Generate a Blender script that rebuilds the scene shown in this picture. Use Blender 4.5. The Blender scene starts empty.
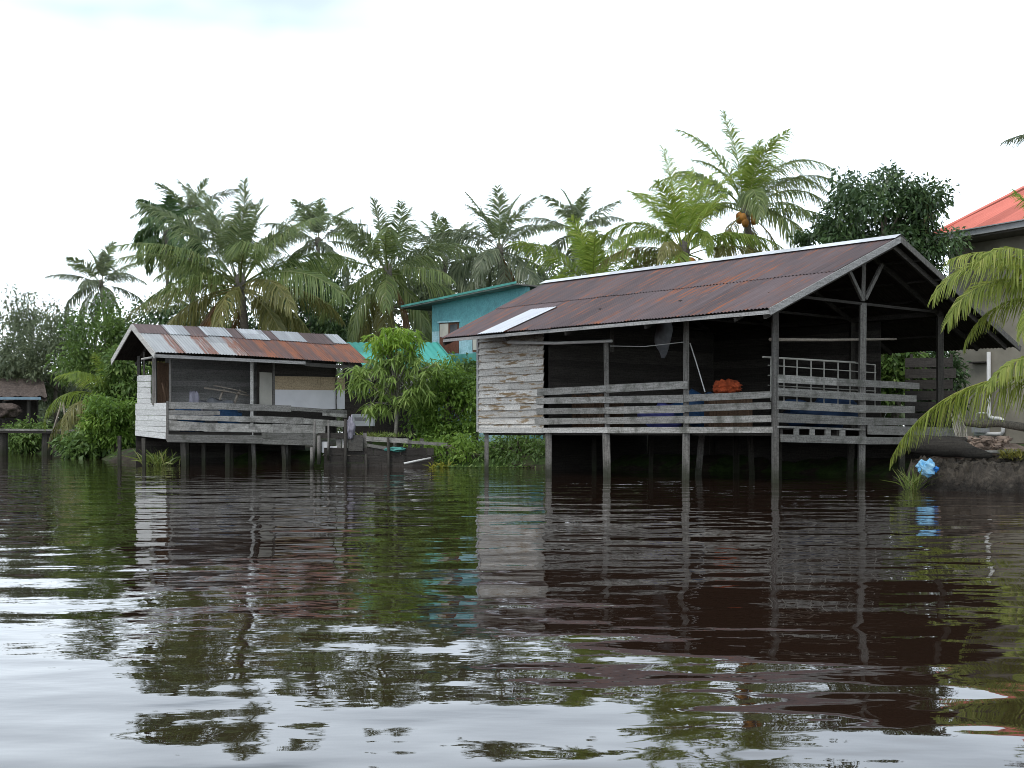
import bpy, math, random
import numpy as np
from mathutils import Vector, noise as mnoise

SC = bpy.context.scene
COL = SC.collection
F = 1280.0      # focal length in pixels of a 1024 wide frame (45 mm equivalent)
HZ = 433.0      # row of the horizon
H = 1.05        # eye height above the water, sitting in a boat
R = math.radians

def at(px, py, Y):
    """point seen at a pixel of the photograph, at a measured distance Y"""
    return np.array([(px - 512) * Y / F, Y, H + (HZ - py) * Y / F])

# ------------------------------------------------------------------ materials
def new_mat(name):
    m = bpy.data.materials.new(name); m.use_nodes = True
    nt = m.node_tree
    for n in list(nt.nodes): nt.nodes.remove(n)
    out = nt.nodes.new('ShaderNodeOutputMaterial')
    return m, nt, out

def N(nt, typ, **kw):
    n = nt.nodes.new(typ)
    for k, v in kw.items():
        if k in n.inputs: n.inputs[k].default_value = v
        else: setattr(n, k, v)
    return n

def ramp(nt, fac, stops, interp='LINEAR'):
    r = nt.nodes.new('ShaderNodeValToRGB'); r.color_ramp.interpolation = interp
    els = r.color_ramp.elements
    while len(els) < len(stops): els.new(0.5)
    for e, (p, c) in zip(els, stops):
        e.position = p; e.color = (c[0], c[1], c[2], 1) if len(c) == 3 else c
    nt.links.new(fac, r.inputs[0])
    return r.outputs[0]

def mix(nt, fac, a, b, blend='MIX'):
    m = nt.nodes.new('ShaderNodeMix'); m.data_type = 'RGBA'; m.blend_type = blend
    for s, v in ((m.inputs[0], fac), (m.inputs[6], a), (m.inputs[7], b)):
        if hasattr(v, 'links'): nt.links.new(v, s)
        elif isinstance(v, (int, float)): s.default_value = v
        else: s.default_value = (v[0], v[1], v[2], 1)
    return m.outputs[2]

def math_(nt, op, a, b=None, c=None):
    m = nt.nodes.new('ShaderNodeMath'); m.operation = op
    for i, v in enumerate((a, b, c)):
        if v is None: continue
        if hasattr(v, 'links'): nt.links.new(v, m.inputs[i])
        else: m.inputs[i].default_value = v
    return m.outputs[0]

def noise_(nt, vec, scale, detail=4, rough=0.55, out=0):
    n = N(nt, 'ShaderNodeTexNoise', Scale=scale, Detail=detail, Roughness=rough)
    nt.links.new(vec, n.inputs['Vector'])
    return n.outputs[out]

def mapped(nt, src, scale, loc=(0, 0, 0)):
    mp = N(nt, 'ShaderNodeMapping'); mp.inputs['Scale'].default_value = scale; mp.inputs['Location'].default_value = loc
    nt.links.new(src, mp.inputs['Vector'])
    return mp.outputs[0]

def rnd_attr(nt):
    a = nt.nodes.new('ShaderNodeAttribute'); a.attribute_name = 'rnd'
    return a.outputs['Fac']

def principled(nt, out, col, rough=0.8, bump=None, bdist=0.01, spec=0.3, metal=0.0):
    p = nt.nodes.new('ShaderNodeBsdfPrincipled')
    if hasattr(col, 'links'): nt.links.new(col, p.inputs['Base Color'])
    else: p.inputs['Base Color'].default_value = (*col, 1)
    if hasattr(rough, 'links'): nt.links.new(rough, p.inputs['Roughness'])
    else: p.inputs['Roughness'].default_value = rough
    p.inputs['Specular IOR Level'].default_value = spec
    p.inputs['Metallic'].default_value = metal
    if bump is not None:
        b = nt.nodes.new('ShaderNodeBump'); b.inputs['Strength'].default_value = 1; b.inputs['Distance'].default_value = bdist
        nt.links.new(bump, b.inputs['Height']); nt.links.new(b.outputs[0], p.inputs['Normal'])
    nt.links.new(p.outputs[0], out.inputs[0])
    return p

def wood(name, c1, c2, axis='h', patch=None, patch_amt=0.6, mould=None, spread=0.5, wet_and_shade=False):
    """weathered timber; grain along the board; 'rnd' makes each board its own tone"""
    m, nt, out = new_mat(name)
    tc = nt.nodes.new('ShaderNodeTexCoord').outputs['Object']
    sc = (2.2, 2.2, 55) if axis == 'h' else (45, 45, 2.0)
    g = noise_(nt, mapped(nt, tc, sc), 1.0, 5, 0.6)
    col = ramp(nt, g, [(0.3, c2), (0.68, c1)])
    sp_ = noise_(nt, tc, 26, 3, .7)
    col = mix(nt, .75, col, ramp(nt, sp_, [(.36, (.55, .55, .55)), (.5, (1, 1, 1)), (.68, (1.25, 1.25, 1.25))]), 'MULTIPLY')
    r = rnd_attr(nt)
    val = math_(nt, 'MULTIPLY_ADD', r, spread * 1.3, 1 - spread * 0.65)
    hsv = nt.nodes.new('ShaderNodeHueSaturation')
    nt.links.new(col, hsv.inputs['Color']); nt.links.new(val, hsv.inputs['Value'])
    col = hsv.outputs[0]
    if patch:
        off = nt.nodes.new('ShaderNodeCombineXYZ'); nt.links.new(math_(nt, 'MULTIPLY', r, 37.0), off.inputs[0])
        add = nt.nodes.new('ShaderNodeVectorMath'); nt.links.new(tc, add.inputs[0]); nt.links.new(off.outputs[0], add.inputs[1])
        pn = noise_(nt, mapped(nt, add.outputs[0], (1.3, 1.3, 9)), 1.0, 6, 0.7)
        f = ramp(nt, pn, [(patch_amt, (0, 0, 0)), (patch_amt + 0.07, (1, 1, 1))])
        col = mix(nt, f, col, patch)
    if mould:
        pn = noise_(nt, tc, 2.7, 6, 0.65)
        f = ramp(nt, pn, [(0.5, (0, 0, 0)), (0.66, (0.8, 0.8, 0.8))])
        col = mix(nt, f, col, mould)
    if wet_and_shade:      # algae and damp up to the high water line
        sz = nt.nodes.new('ShaderNodeSeparateXYZ'); nt.links.new(tc, sz.inputs[0])
        f = ramp(nt, math_(nt, 'MULTIPLY_ADD', noise_(nt, tc, 5, 4, .6), .5, sz.outputs[2]), [(.38, (.85, .85, .85)), (.72, (0, 0, 0))])
        col = mix(nt, f, col, (.028, .032, .018))
    principled(nt, out, col, 0.85, g, 0.006, 0.2)
    return m

def plain(name, c, rough=0.7, var=0.25, scale=3.0, spec=0.3, bump=0.0, c2=None):
    m, nt, out = new_mat(name)
    tc = nt.nodes.new('ShaderNodeTexCoord').outputs['Object']
    g = noise_(nt, tc, scale, 5, 0.6)
    lo = c2 or tuple(x * (1 - var) for x in c); hi = c if c2 else tuple(min(1, x * (1 + var)) for x in c)
    col = ramp(nt, g, [(0.32, lo), (0.68, hi)])
    principled(nt, out, col, rough, g if bump else None, bump or 0.01, spec)
    return m

def roof_mat(name, base, base2, rust, rust_lo, rust_hi, sheet=0.8, edge=None, spec=0.3, rough=0.6):
    """corrugated iron; UV is in metres: u across the sheets, v up the slope"""
    m, nt, out = new_mat(name)
    uv = nt.nodes.new('ShaderNodeUVMap').outputs[0]
    sep = nt.nodes.new('ShaderNodeSeparateXYZ'); nt.links.new(uv, sep.inputs[0])
    u = sep.outputs[0]; v = sep.outputs[1]
    n1 = noise_(nt, mapped(nt, uv, (5.0, 0.55, 1)), 1.0, 6, 0.65)
    n2 = noise_(nt, uv, 2.3, 5, 0.6)
    n3 = noise_(nt, mapped(nt, uv, (9.0, 0.33, 1), (3.1, 7.7, 0)), 1.0, 4, 0.55)
    col = ramp(nt, n1, [(0.3, base2), (0.7, base)])
    cell = nt.nodes.new('ShaderNodeTexWhiteNoise'); cell.noise_dimensions = '2D'
    cv = nt.nodes.new('ShaderNodeCombineXYZ')
    nt.links.new(math_(nt, 'FLOOR', math_(nt, 'DIVIDE', u, sheet)), cv.inputs[0])
    nt.links.new(math_(nt, 'FLOOR', math_(nt, 'DIVIDE', v, 2.53)), cv.inputs[1])
    nt.links.new(cv.outputs[0], cell.inputs['Vector'])
    val = math_(nt, 'MULTIPLY_ADD', cell.outputs['Value'], 0.4, 0.8)
    hsv = nt.nodes.new('ShaderNodeHueSaturation'); nt.links.new(col, hsv.inputs['Color']); nt.links.new(val, hsv.inputs['Value'])
    col = hsv.outputs[0]
    rf = ramp(nt, math_(nt, 'MULTIPLY_ADD', n2, 0.25, n3), [(rust_lo, (0, 0, 0)), (rust_hi, (1, 1, 1))])
    if edge is not None:      # rust where the sheets lap
        wob = math_(nt, 'MULTIPLY_ADD', n1, 0.35, u)
        ef = ramp(nt, wob, [(edge, (0, 0, 0)), (edge + 0.03, (1, 1, 1))])
        rf = math_(nt, 'MAXIMUM', rf, ef)
    fine = noise_(nt, mapped(nt, uv, (16, 0.9, 1)), 1.0, 4, 0.6)
    rc = ramp(nt, fine, [(0.3, base2), (0.5, tuple(x * .8 for x in rust)), (0.62, base2), (0.78, tuple(min(1, x * 1.5 + 0.10) for x in rust))])
    col = mix(nt, rf, col, rc)
    principled(nt, out, col, rough, n2, 0.004, spec)
    return m

def leaf_mat(name, c1, c2, trans=0.35, c3=None, rough=0.45, spec=0.35):
    m, nt, out = new_mat(name)
    r = rnd_attr(nt)
    stops = [(0.0, c1), (0.8, c2)] + ([(1.0, c3)] if c3 else [])
    col = ramp(nt, r, stops)
    p = nt.nodes.new('ShaderNodeBsdfPrincipled'); nt.links.new(col, p.inputs['Base Color'])
    p.inputs['Roughness'].default_value = rough; p.inputs['Specular IOR Level'].default_value = spec
    t = nt.nodes.new('ShaderNodeBsdfTranslucent')
    hs = nt.nodes.new('ShaderNodeHueSaturation'); hs.inputs['Value'].default_value = 1.3; hs.inputs['Hue'].default_value = 0.485
    nt.links.new(col, hs.inputs['Color']); nt.links.new(hs.outputs[0], t.inputs[0])
    mx = nt.nodes.new('ShaderNodeMixShader'); mx.inputs[0].default_value = trans
    nt.links.new(p.outputs[0], mx.inputs[1]); nt.links.new(t.outputs[0], mx.inputs[2])
    nt.links.new(mx.outputs[0], out.inputs[0])
    return m

# ------------------------------------------------------------------ mesh builder
class MB:
    def __init__(self): self.v = []; self.f = []; self.r = []; self.uv = []; self.n = 0
    def add(self, verts, faces, rnd=0.5, uvs=None):
        verts = np.asarray(verts, float)
        faces = [tuple(i + self.n for i in f) for f in faces]
        self.v.append(verts); self.n += len(verts); self.f += faces
        self.r += (list(rnd) if hasattr(rnd, '__len__') else [rnd] * len(faces))
        self.uv.append(np.asarray(uvs, float) if uvs is not None else np.zeros((len(verts), 2)))
        return self
    def hexa(self, p, rnd=0.5):
        """8 corners: bottom four (ccw from above), top four"""
        return self.add(p, [(3, 2, 1, 0), (4, 5, 6, 7), (0, 1, 5, 4), (1, 2, 6, 5), (2, 3, 7, 6), (3, 0, 4, 7)], rnd)
    def beam(self, a, b, w, h, up=(0, 0, 1), rnd=0.5):
        """bar from a to b, w wide across, h high along up"""
        a = np.asarray(a, float); b = np.asarray(b, float); d = b - a; d = d / np.linalg.norm(d)
        up = np.asarray(up, float)
        if abs(np.dot(d, up)) > 0.98: up = np.array([0.66, -0.75, 0.0])
        s = np.cross(d, up); s /= np.linalg.norm(s); u = np.cross(s, d)
        q = []
        for c in (a, b):
            for i, j in ((-1, -1), (1, -1), (1, 1), (-1, 1)): q.append(c + s * w / 2 * i + u * h / 2 * j)
        return self.add(q, [(0, 1, 2, 3), (7, 6, 5, 4), (0, 4, 5, 1), (1, 5, 6, 2), (2, 6, 7, 3), (3, 7, 4, 0)], rnd)
    def tube(self, pts, rad, n=8, rnd=0.5, cap=True):
        pts = [np.asarray(p, float) for p in pts]
        if not hasattr(rad, '__len__'): rad = [rad] * len(pts)
        vs = []; fs = []
        prev = None
        for i, p in enumerate(pts):
            d = pts[min(i + 1, len(pts) - 1)] - pts[max(i - 1, 0)]; d = d / (np.linalg.norm(d) + 1e-9)
            ref = np.array([0, 0, 1.0]) if abs(d[2]) < 0.9 else np.array([1.0, 0, 0])
            if prev is not None: ref = prev
            s = np.cross(d, ref); s /= (np.linalg.norm(s) + 1e-9); t = np.cross(s, d); prev = t
            for k in range(n):
                a = 2 * math.pi * k / n
                vs.append(p + rad[i] * (math.cos(a) * s + math.sin(a) * t))
        for i in range(len(pts) - 1):
            for k in range(n):
                k2 = (k + 1) % n
                fs.append((i * n + k, i * n + k2, (i + 1) * n + k2, (i + 1) * n + k))
        if cap:
            fs.append(tuple(range(n - 1, -1, -1))); fs.append(tuple((len(pts) - 1) * n + k for k in range(n)))
        return self.add(vs, fs, rnd)
    def blob(self, c, r, seed=0, rough=0.25, nu=14, nv=9, fr=1.7, rnd=0.5):
        vs = []; fs = []
        for j in range(nv + 1):
            th = math.pi * j / nv
            for i in range(nu):
                ph = 2 * math.pi * i / nu
                d = Vector((math.sin(th) * math.cos(ph), math.sin(th) * math.sin(ph), math.cos(th)))
                k = 1 + rough * mnoise.noise(d * fr + Vector((seed * 7.3, seed * 1.7, 3))) * 2
                vs.append((c[0] + r[0] * d.x * k, c[1] + r[1] * d.y * k, c[2] + r[2] * d.z * k))
        for j in range(nv):
            for i in range(nu):
                i2 = (i + 1) % nu
                fs.append((j * nu + i, (j + 1) * nu + i, (j + 1) * nu + i2, j * nu + i2))
        return self.add(vs, fs, rnd)
    def box(self, lo, hi, rnd=0.5):
        x0, y0, z0 = lo; x1, y1, z1 = hi
        return self.hexa([(x0, y0, z0), (x1, y0, z0), (x1, y1, z0), (x0, y1, z0), (x0, y0, z1), (x1, y0, z1), (x1, y1, z1), (x0, y1, z1)], rnd)

LOC = {}
def tag(o, label=None, cat=None, group=None, kind=None):
    if label: o['label'] = label
    if cat: o['category'] = cat
    if group: o['group'] = group
    if kind: o['kind'] = kind
    return o

def obj(name, mb, mat, parent=None, label=None, cat=None, group=None, kind=None, smooth=False, under=None):
    """links a builder (or (verts, quads, rnd) arrays) as ONE mesh; verts come in world space"""
    base = LOC.get(parent.name, np.zeros(3)) if parent is not None else None
    if isinstance(mb, MB):
        V = np.concatenate(mb.v); Fc = mb.f; rr = np.array(mb.r, float); UV = np.concatenate(mb.uv)
    else:
        V, Fc, rr = mb; UV = None
    me = bpy.data.meshes.new(name)
    if base is None:
        base = np.array([(V[:, 0].min() + V[:, 0].max()) / 2, (V[:, 1].min() + V[:, 1].max()) / 2, V[:, 2].min()])
        if kind: base = np.zeros(3)
        top = True
    else: top = False
    L = V - base
    if isinstance(Fc, np.ndarray):
        nv, nf = len(L), len(Fc)
        me.vertices.add(nv); me.vertices.foreach_set('co', L.astype(np.float32).ravel())
        me.loops.add(nf * 4); me.loops.foreach_set('vertex_index', Fc.astype(np.int32).ravel())
        me.polygons.add(nf); me.polygons.foreach_set('loop_start', np.arange(0, nf * 4, 4, dtype=np.int32))
        me.update(calc_edges=True)
    else:
        me.from_pydata([tuple(x) for x in L], [], Fc)
    at_ = me.attributes.new('rnd', 'FLOAT', 'FACE'); at_.data.foreach_set('value', rr.astype(np.float32))
    if UV is not None and np.any(UV):
        ul = me.uv_layers.new(name='UVMap')
        li = np.zeros(len(me.loops), dtype=np.int32); me.loops.foreach_get('vertex_index', li)
        ul.data.foreach_set('uv', UV[li].astype(np.float32).ravel())
    if smooth: me.polygons.foreach_set('use_smooth', np.ones(len(me.polygons), dtype=bool))
    me.materials.append(mat)
    if under is not None:      # underside of roof iron, its shade and soot put into a dark colour
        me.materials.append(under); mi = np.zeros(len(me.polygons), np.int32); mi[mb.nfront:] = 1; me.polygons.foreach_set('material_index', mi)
    me.update()
    o = bpy.data.objects.new(name, me); COL.objects.link(o)
    if parent is not None:
        o.parent = parent; LOC[o.name] = base
    else:
        o.location = base; LOC[o.name] = base
    return tag(o, label, cat, group, kind)

def thing(name, label, cat, loc, group=None):
    o = bpy.data.objects.new(name, None); COL.objects.link(o); o.location = loc
    o.empty_display_size = 0.2
    LOC[o.name] = np.array(loc, float)
    return tag(o, label, cat, group)

class Plane:
    """a vertical wall plane: origin, direction along it, normal towards the viewer"""
    def __init__(self, o, d):
        self.o = np.array([o[0], o[1], 0.0]); self.d = np.array([d[0], d[1], 0.0]) / math.hypot(*d[:2])
        n = np.array([self.d[1], -self.d[0], 0]); self.n = n if n[1] < 0 else -n
    def s(self, px):
        k = (px - 512) / F
        return (k * self.o[1] - self.o[0]) / (self.d[0] - k * self.d[1])
    def pt(self, s, z, off=0.0): 
        p = self.o + self.d * s + self.n * off; return np.array([p[0], p[1], z])
    def px(self, px, py, off=0.0):
        s = self.s(px); p = self.o + self.d * s
        return self.pt(s, H + (HZ - py) * p[1] / F, off)
    def slab(self, mb, q, t0, t1, rnd=0.5):
        """a board with the four corners q = [(s,z)...] (bl, br, tr, tl), from offset t0 to t1 off the plane"""
        a = [self.pt(s, z, t0) for s, z in q]; b = [self.pt(s, z, t1) for s, z in q]
        return mb.add(a + b, [(3, 2, 1, 0), (4, 5, 6, 7), (0, 1, 5, 4), (1, 2, 6, 5), (2, 3, 7, 6), (3, 0, 4, 7)], rnd)
    def sz(self, px, py):
        s = self.s(px); return (s, H + (HZ - py) * (self.o + self.d * s)[1] / F)
    def board(self, mb, x0, yt0, yb0, x1, yt1, yb1, t0=0.0, t1=0.03, rnd=0.5):
        self.slab(mb, [self.sz(x0, yb0), self.sz(x1, yb1), self.sz(x1, yt1), self.sz(x0, yt0)], t0, t1, rnd)

def sheet(c00, c10, c11, c01, period=0.1, amp=0.011, rows=5, jit=0.0, seed=1, u0=0.0, v0=0.0, thick=0.004):
    """corrugated iron: eave edge c00-c10, top edge c01-c11"""
    rg = np.random.default_rng(seed)
    c00, c10, c11, c01 = [np.asarray(c, float) for c in (c00, c10, c11, c01)]
    W = np.linalg.norm(c10 - c00); S = np.linalg.norm(c01 - c00)
    n = np.cross(c10 - c00, c01 - c00); n /= np.linalg.norm(n)
    if n[2] < 0: n = -n
    nc = max(4, int(W / period * 4))
    u = np.linspace(0, 1, nc + 1)[None, :, None]; v = np.linspace(0, 1, rows + 1)[:, None, None]
    P = (c00 * (1 - u) + c10 * u) * (1 - v) + (c01 * (1 - u) + c11 * u) * v
    wave = amp * np.cos(2 * math.pi * u * W / period)
    P = P + n * wave
    if jit:
        sid = np.floor(u[..., 0] * W / 0.8).astype(int); tab = rg.uniform(-jit, jit, sid.max() + 2)
        P[0] += ((c00 - c01) / S)[None, :] * tab[sid[0]][:, None]
        P += n * (rg.uniform(-jit, jit, sid.max() + 2)[sid[0]] * 0.12)[None, :, None]
    UV = np.stack([np.broadcast_to(u[..., 0] * W + u0, P.shape[:2]), np.broadcast_to(v[..., 0] * S + v0, P.shape[:2])], -1).reshape(-1, 2)
    V = P.reshape(-1, 3); fs = []
    for r in range(rows):
        for c in range(nc):
            a = r * (nc + 1) + c; fs.append((a, a + 1, a + nc + 2, a + nc + 1))
    mb = MB(); mb.add(V, fs, 0.5, UV)
    mb.add(V - n * thick, [f[::-1] for f in fs], 0.5, UV)
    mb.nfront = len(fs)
    return mb
# ------------------------------------------------------------------ plants
def unit(v): return v / (np.linalg.norm(v, axis=-1, keepdims=True) + 1e-9)

def leaves(rg, cen, axis, length, width, droop=0.15, fold=0.0):
    """one 2-quad leaf per row of cen, pointing along axis"""
    n = len(cen); axis = unit(axis)
    ref = rg.normal(size=(n, 3)) * 0.6 + np.array([0, 0, 1.0])
    side = unit(np.cross(axis, ref))
    L = length[:, None]; W = width[:, None]
    g = np.array([0, 0, -1.0])
    p0 = cen; p1 = cen + axis * L * 0.5 + g * L * droop * 0.3; p2 = cen + axis * L + g * L * droop
    V = np.stack([p0 - side * W * 0.12, p0 + side * W * 0.12, p1 + side * W * 0.5, p1 - side * W * 0.5, p2 + side * W * 0.08, p2 - side * W * 0.08], 1)
    b = np.arange(n)[:, None] * 6
    Fc = np.concatenate([b + np.array([0, 1, 2, 3]), b + np.array([3, 2, 4, 5])], 1).reshape(-1, 4)
    return V.reshape(-1, 3), Fc

def join(parts):
    V = []; Fc = []; Rr = []; k = 0
    for v, f, r in parts:
        V.append(v); Fc.append(f + k); Rr.append(r); k += len(v)
    return np.concatenate(V), np.concatenate(Fc), np.concatenate(Rr)

def crown(rg, cen, rad, nclump, nleaf, size, clump_r=0.34, droop=0.3, shell=0.55, flat=0.8, low=-0.6):
    """clumps of leaves spread through an uneven crown; returns the mesh arrays and the clump centres"""
    cen = np.asarray(cen, float); rad = np.asarray(rad, float)
    d = unit(rg.normal(size=(nclump * 3, 3))); d = d[d[:, 2] > low][:nclump]
    k = rg.uniform(shell, 1.0, len(d))[:, None] * (1 + 0.22 * rg.normal(size=(len(d), 1)).clip(-1, 1))
    cl = cen + d * k * rad
    cr = rad.mean() * clump_r * rg.uniform(0.55, 1.35, len(cl))
    w = cr ** 2; idx = rg.choice(len(cl), nleaf, p=w / w.sum())
    dd = unit(rg.normal(size=(nleaf, 3)))
    rr = rg.random(nleaf) ** 0.45
    off = dd * (rr * cr[idx])[:, None] * np.array([1, 1, flat])
    pos = cl[idx] + off
    ax = dd * 0.8 + rg.normal(size=(nleaf, 3)) * 0.6 + np.array([0, 0, -0.25])
    ln = size * rg.uniform(0.6, 1.35, nleaf)
    V, Fc = leaves(rg, pos, ax, ln, ln * rg.uniform(0.35, 0.55, nleaf), droop)
    ctone = rg.random(len(cl))
    t = (0.55 * ctone[idx] + 0.45 * rg.random(nleaf)).clip(0, 1)
    return (V, Fc, np.repeat(t, 2)), cl

def limbs(mb, rg, base, top, r0, cl, n=9, r1=0.03):
    base = np.asarray(base, float); top = np.asarray(top, float)
    mid = (base + top) / 2 + np.append(rg.normal(size=2) * 0.06 * np.linalg.norm(top - base), 0)
    mb.tube([base, mid, top], [r0, r0 * 0.8, r0 * 0.55], 8)
    for c in cl[rg.permutation(len(cl))[:n]]:
        s = base + (top - base) * rg.uniform(0.55, 1.0); s = np.where(np.arange(3) < 3, s, s)
        m = (s + c) / 2 + np.array([0, 0, -0.08 * np.linalg.norm(c - s)]) 
        mb.tube([s, m, c], [r0 * 0.4, r0 * 0.26, r1 * 0.4], 5)

def broad_tree(name, label, cat, cen, rad, nclump, nleaf, size, mat, trunk_mat, ground=0.5, r0=0.14, seed=1, group=None, **kw):
    rg = np.random.default_rng(seed); cen = np.asarray(cen, float)
    base = np.array([cen[0] + rg.uniform(-.3, .3), cen[1], ground - 0.2])
    t = thing(name, label, cat, (base[0], base[1], ground), group)
    arr, cl = crown(rg, cen, rad, nclump, nleaf, size, **kw)
    mb = MB(); limbs(mb, rg, base, cen + np.array([0, 0, rad[2] * 0.25]), r0, cl)
    obj('trunk', mb, trunk_mat, t, smooth=True)
    obj('crown', arr, mat, t)
    return t

def frond(rg, base, az, el, L, droop, nl=70, lmax=0.75, width=0.05, hang=0.5, roll=0.0, vee=0.35, side_bend=0.0, petiole=0.16):
    """a coconut frond: an arching midrib with two rows of leaflets"""
    ns = 16
    pts = [np.array(base, float)]; e = el; a = az; step = L / ns
    for i in range(ns):
        s = (i + 1) / ns
        e = max(el - droop * s ** 1.35, -1.48); a = az + side_bend * s * s
        pts.append(pts[-1] + step * np.array([math.cos(e) * math.cos(a), math.cos(e) * math.sin(a), math.sin(e)]))
    pts = np.array(pts)
    tang = unit(np.gradient(pts, axis=0))
    up0 = np.array([0, 0, 1.0])
    hor = np.array([-math.sin(az), math.cos(az), 0.0])
    sd = unit(hor[None, :] - tang * (tang @ hor)[:, None])
    nrm = unit(np.cross(tang, sd)); nrm = np.where(nrm[:, 2:3] < 0, nrm, nrm)
    cr, sr = math.cos(roll), math.sin(roll)
    sd, nrm = sd * cr + nrm * sr, nrm * cr - sd * sr
    # midrib: three sided tube
    rad = (0.035 * (1 - np.linspace(0, 1, ns + 1)) + 0.006)[:, None] * (L / 4.0)
    ring = np.stack([pts - sd * rad, pts + sd * rad, pts - nrm * rad * 1.2], 1).reshape(-1, 3)
    q = []
    for i in range(ns):
        for k in range(3):
            k2 = (k + 1) % 3; q.append((i * 3 + k, i * 3 + k2, i * 3 + 3 + k2, i * 3 + 3 + k))
    parts = [(ring, np.array(q), np.full(len(q), 0.9))]
    for sg in (-1, 1):
        s = np.linspace(petiole, 0.995, nl) + rg.normal(size=nl) * 0.003; s = s.clip(0, 1)
        keep = (rg.random(nl) > 0.06) & (np.sin(s * rg.uniform(25, 60) + rg.uniform(0, 6)) > -0.93); s = s[keep]
        f = s * ns; i0 = np.minimum(f.astype(int), ns - 1); fr = (f - i0)[:, None]
        P = pts[i0] * (1 - fr) + pts[i0 + 1] * fr
        T = unit(tang[i0] * (1 - fr) + tang[i0 + 1] * fr); S = unit(sd[i0] * (1 - fr) + sd[i0 + 1] * fr) * sg
        Nn = unit(nrm[i0] * (1 - fr) + nrm[i0 + 1] * fr)
        Nn = np.where((Nn[:, 2:3] < 0), -Nn, Nn)
        prof = np.where(s < 0.35, 0.55 + 0.45 * (s - petiole) / (0.35 - petiole), 1 - 0.72 * ((s - 0.35) / 0.65) ** 1.6).clip(0.2, 1)
        ln = lmax * prof * rg.uniform(0.85, 1.12, len(s))
        fw = (0.62 + 0.9 * s ** 1.5)[:, None]
        D0 = unit(S + T * fw + Nn * vee + rg.normal(size=(len(s), 3)) * 0.07)
        hg = hang * rg.uniform(0.7, 1.3, (len(s), 1))
        D1 = unit(D0 + np.array([0, 0, -1.0]) * hg)
        D2 = unit(D0 + np.array([0, 0, -1.0]) * hg * 2.4)
        Ln = ln[:, None]
        a0 = P; a1 = P + D0 * Ln * 0.2 + D1 * Ln * 0.25; a2 = a1 + D2 * Ln * 0.6
        wv = unit(np.cross(D1, Nn + 0.4 * rg.normal(size=(len(s), 3)))) * (width * (0.6 + 0.4 * prof))[:, None]
        V = np.stack([a0 - wv * 0.3, a0 + wv * 0.3, a1 + wv * 0.5, a1 - wv * 0.5, a2 + wv * 0.1, a2 - wv * 0.1], 1).reshape(-1, 3)
        b = np.arange(len(s))[:, None] * 6
        Fc = np.concatenate([b + np.array([0, 1, 2, 3]), b + np.array([3, 2, 4, 5])], 1).reshape(-1, 4)
        tone = np.repeat((0.5 + 0.28 * rg.normal(size=len(s))).clip(0, 0.95), 2)
        parts.append((V, Fc, tone))
    return join(parts)

def palm(name, label, px, py, Y, L, n, mats, seed, ground=0.6, base_px=None, r=0.13, hang=0.5, nl=60, width=0.06, lmax=None,
         el_hi=1.45, el_lo=-0.5, droop=1.3, coconuts=0, group=None, explicit=None, old=0.2, dead=0, vee=0.35, cat='palm tree', shaft=0.0, trunk_mat=None):
    """mats = (young, mature, old, dead) leaf materials"""
    rg = np.random.default_rng(seed)
    c = at(px, py, Y)
    bx = (base_px if base_px is not None else px + rg.uniform(-12, 12))
    b = np.array([(bx - 512) * Y / F, Y + rg.uniform(-.4, .4), ground - 0.3])
    t = thing(name, label, cat, (b[0], b[1], ground), group)
    mb = MB(); m = 9; P = []; Rd = []
    for i in range(m + 1):
        s = i / m; P.append(b * (1 - s) + c * s + np.array([0.18 * math.sin(s * math.pi) * rg.uniform(.5, 1), 0, 0])); Rd.append(r * (1.5 - 0.7 * min(1, s * 3)) * (1 - 0.2 * s) if s < .33 else r * (1 - 0.25 * s))
    P[-1] = c
    mb.tube(P, Rd, 9); mb.blob(c + np.array([0, 0, -0.02]), (r * 1.25, r * 1.25, r * 2.4), seed, 0.15, 10, 6)
    obj('trunk', mb, trunk_mat or M['palm_trunk'], t, smooth=True)
    lm = (lmax or L * 0.24) * 1.15
    spec = []
    ga = 2.39996
    a0 = rg.uniform(0, 6.28)
    n = int(n * 1.05); nl = int(nl * 1.75); width = width * .68; lm *= 1.12
    for i in range(n):
        s = (i + 0.5) / n                      # 0 youngest, 1 oldest
        el = el_hi + (el_lo - el_hi) * s ** 1.05 + rg.normal() * 0.12
        az = a0 + i * ga + rg.normal() * 0.15
        ln = L * (0.72 + 0.45 * math.sin(min(1, s * 1.6) * math.pi / 2) - 0.15 * s) * rg.uniform(0.9, 1.08)
        dr = droop * (0.35 + 0.85 * s) * rg.uniform(0.8, 1.2)
        spec.append((az, el, ln, dr, s))
    if explicit: spec += explicit
    for (az, el, ln, dr, s) in spec:
        k = 0 if s < 0.3 else (1 if s < 1 - old else 2)
        if dead and s > 1 - dead: k = 3
        fb = c + np.array([math.cos(az), math.sin(az), 0]) * r * 0.8 + np.array([0, 0, (0.5 - s) * 0.5 * min(1, L / 4)])
        arr = frond(rg, fb, az, el, ln, dr, nl=nl, lmax=lm * ln / L, width=width, hang=hang * (0.3 + 1.5 * s), roll=rg.normal() * 0.35, vee=vee * (1 - 0.8 * s), side_bend=rg.normal() * 0.25)
        obj('frond', arr, mats[k], t, label=('dead brown frond hanging from the crown' if k == 3 else None))
    for i in range(coconuts):
        a = rg.uniform(0, 6.28); q = c + np.array([math.cos(a) * .26, math.sin(a) * .26 - .12, -0.2 - rg.uniform(0, .35)])
        mb = MB(); mb.blob(q, (0.13, 0.13, 0.16), seed + i, 0.06, 10, 7); obj('coconut', mb, M['coconut'], t, smooth=True)
    return t

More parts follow.
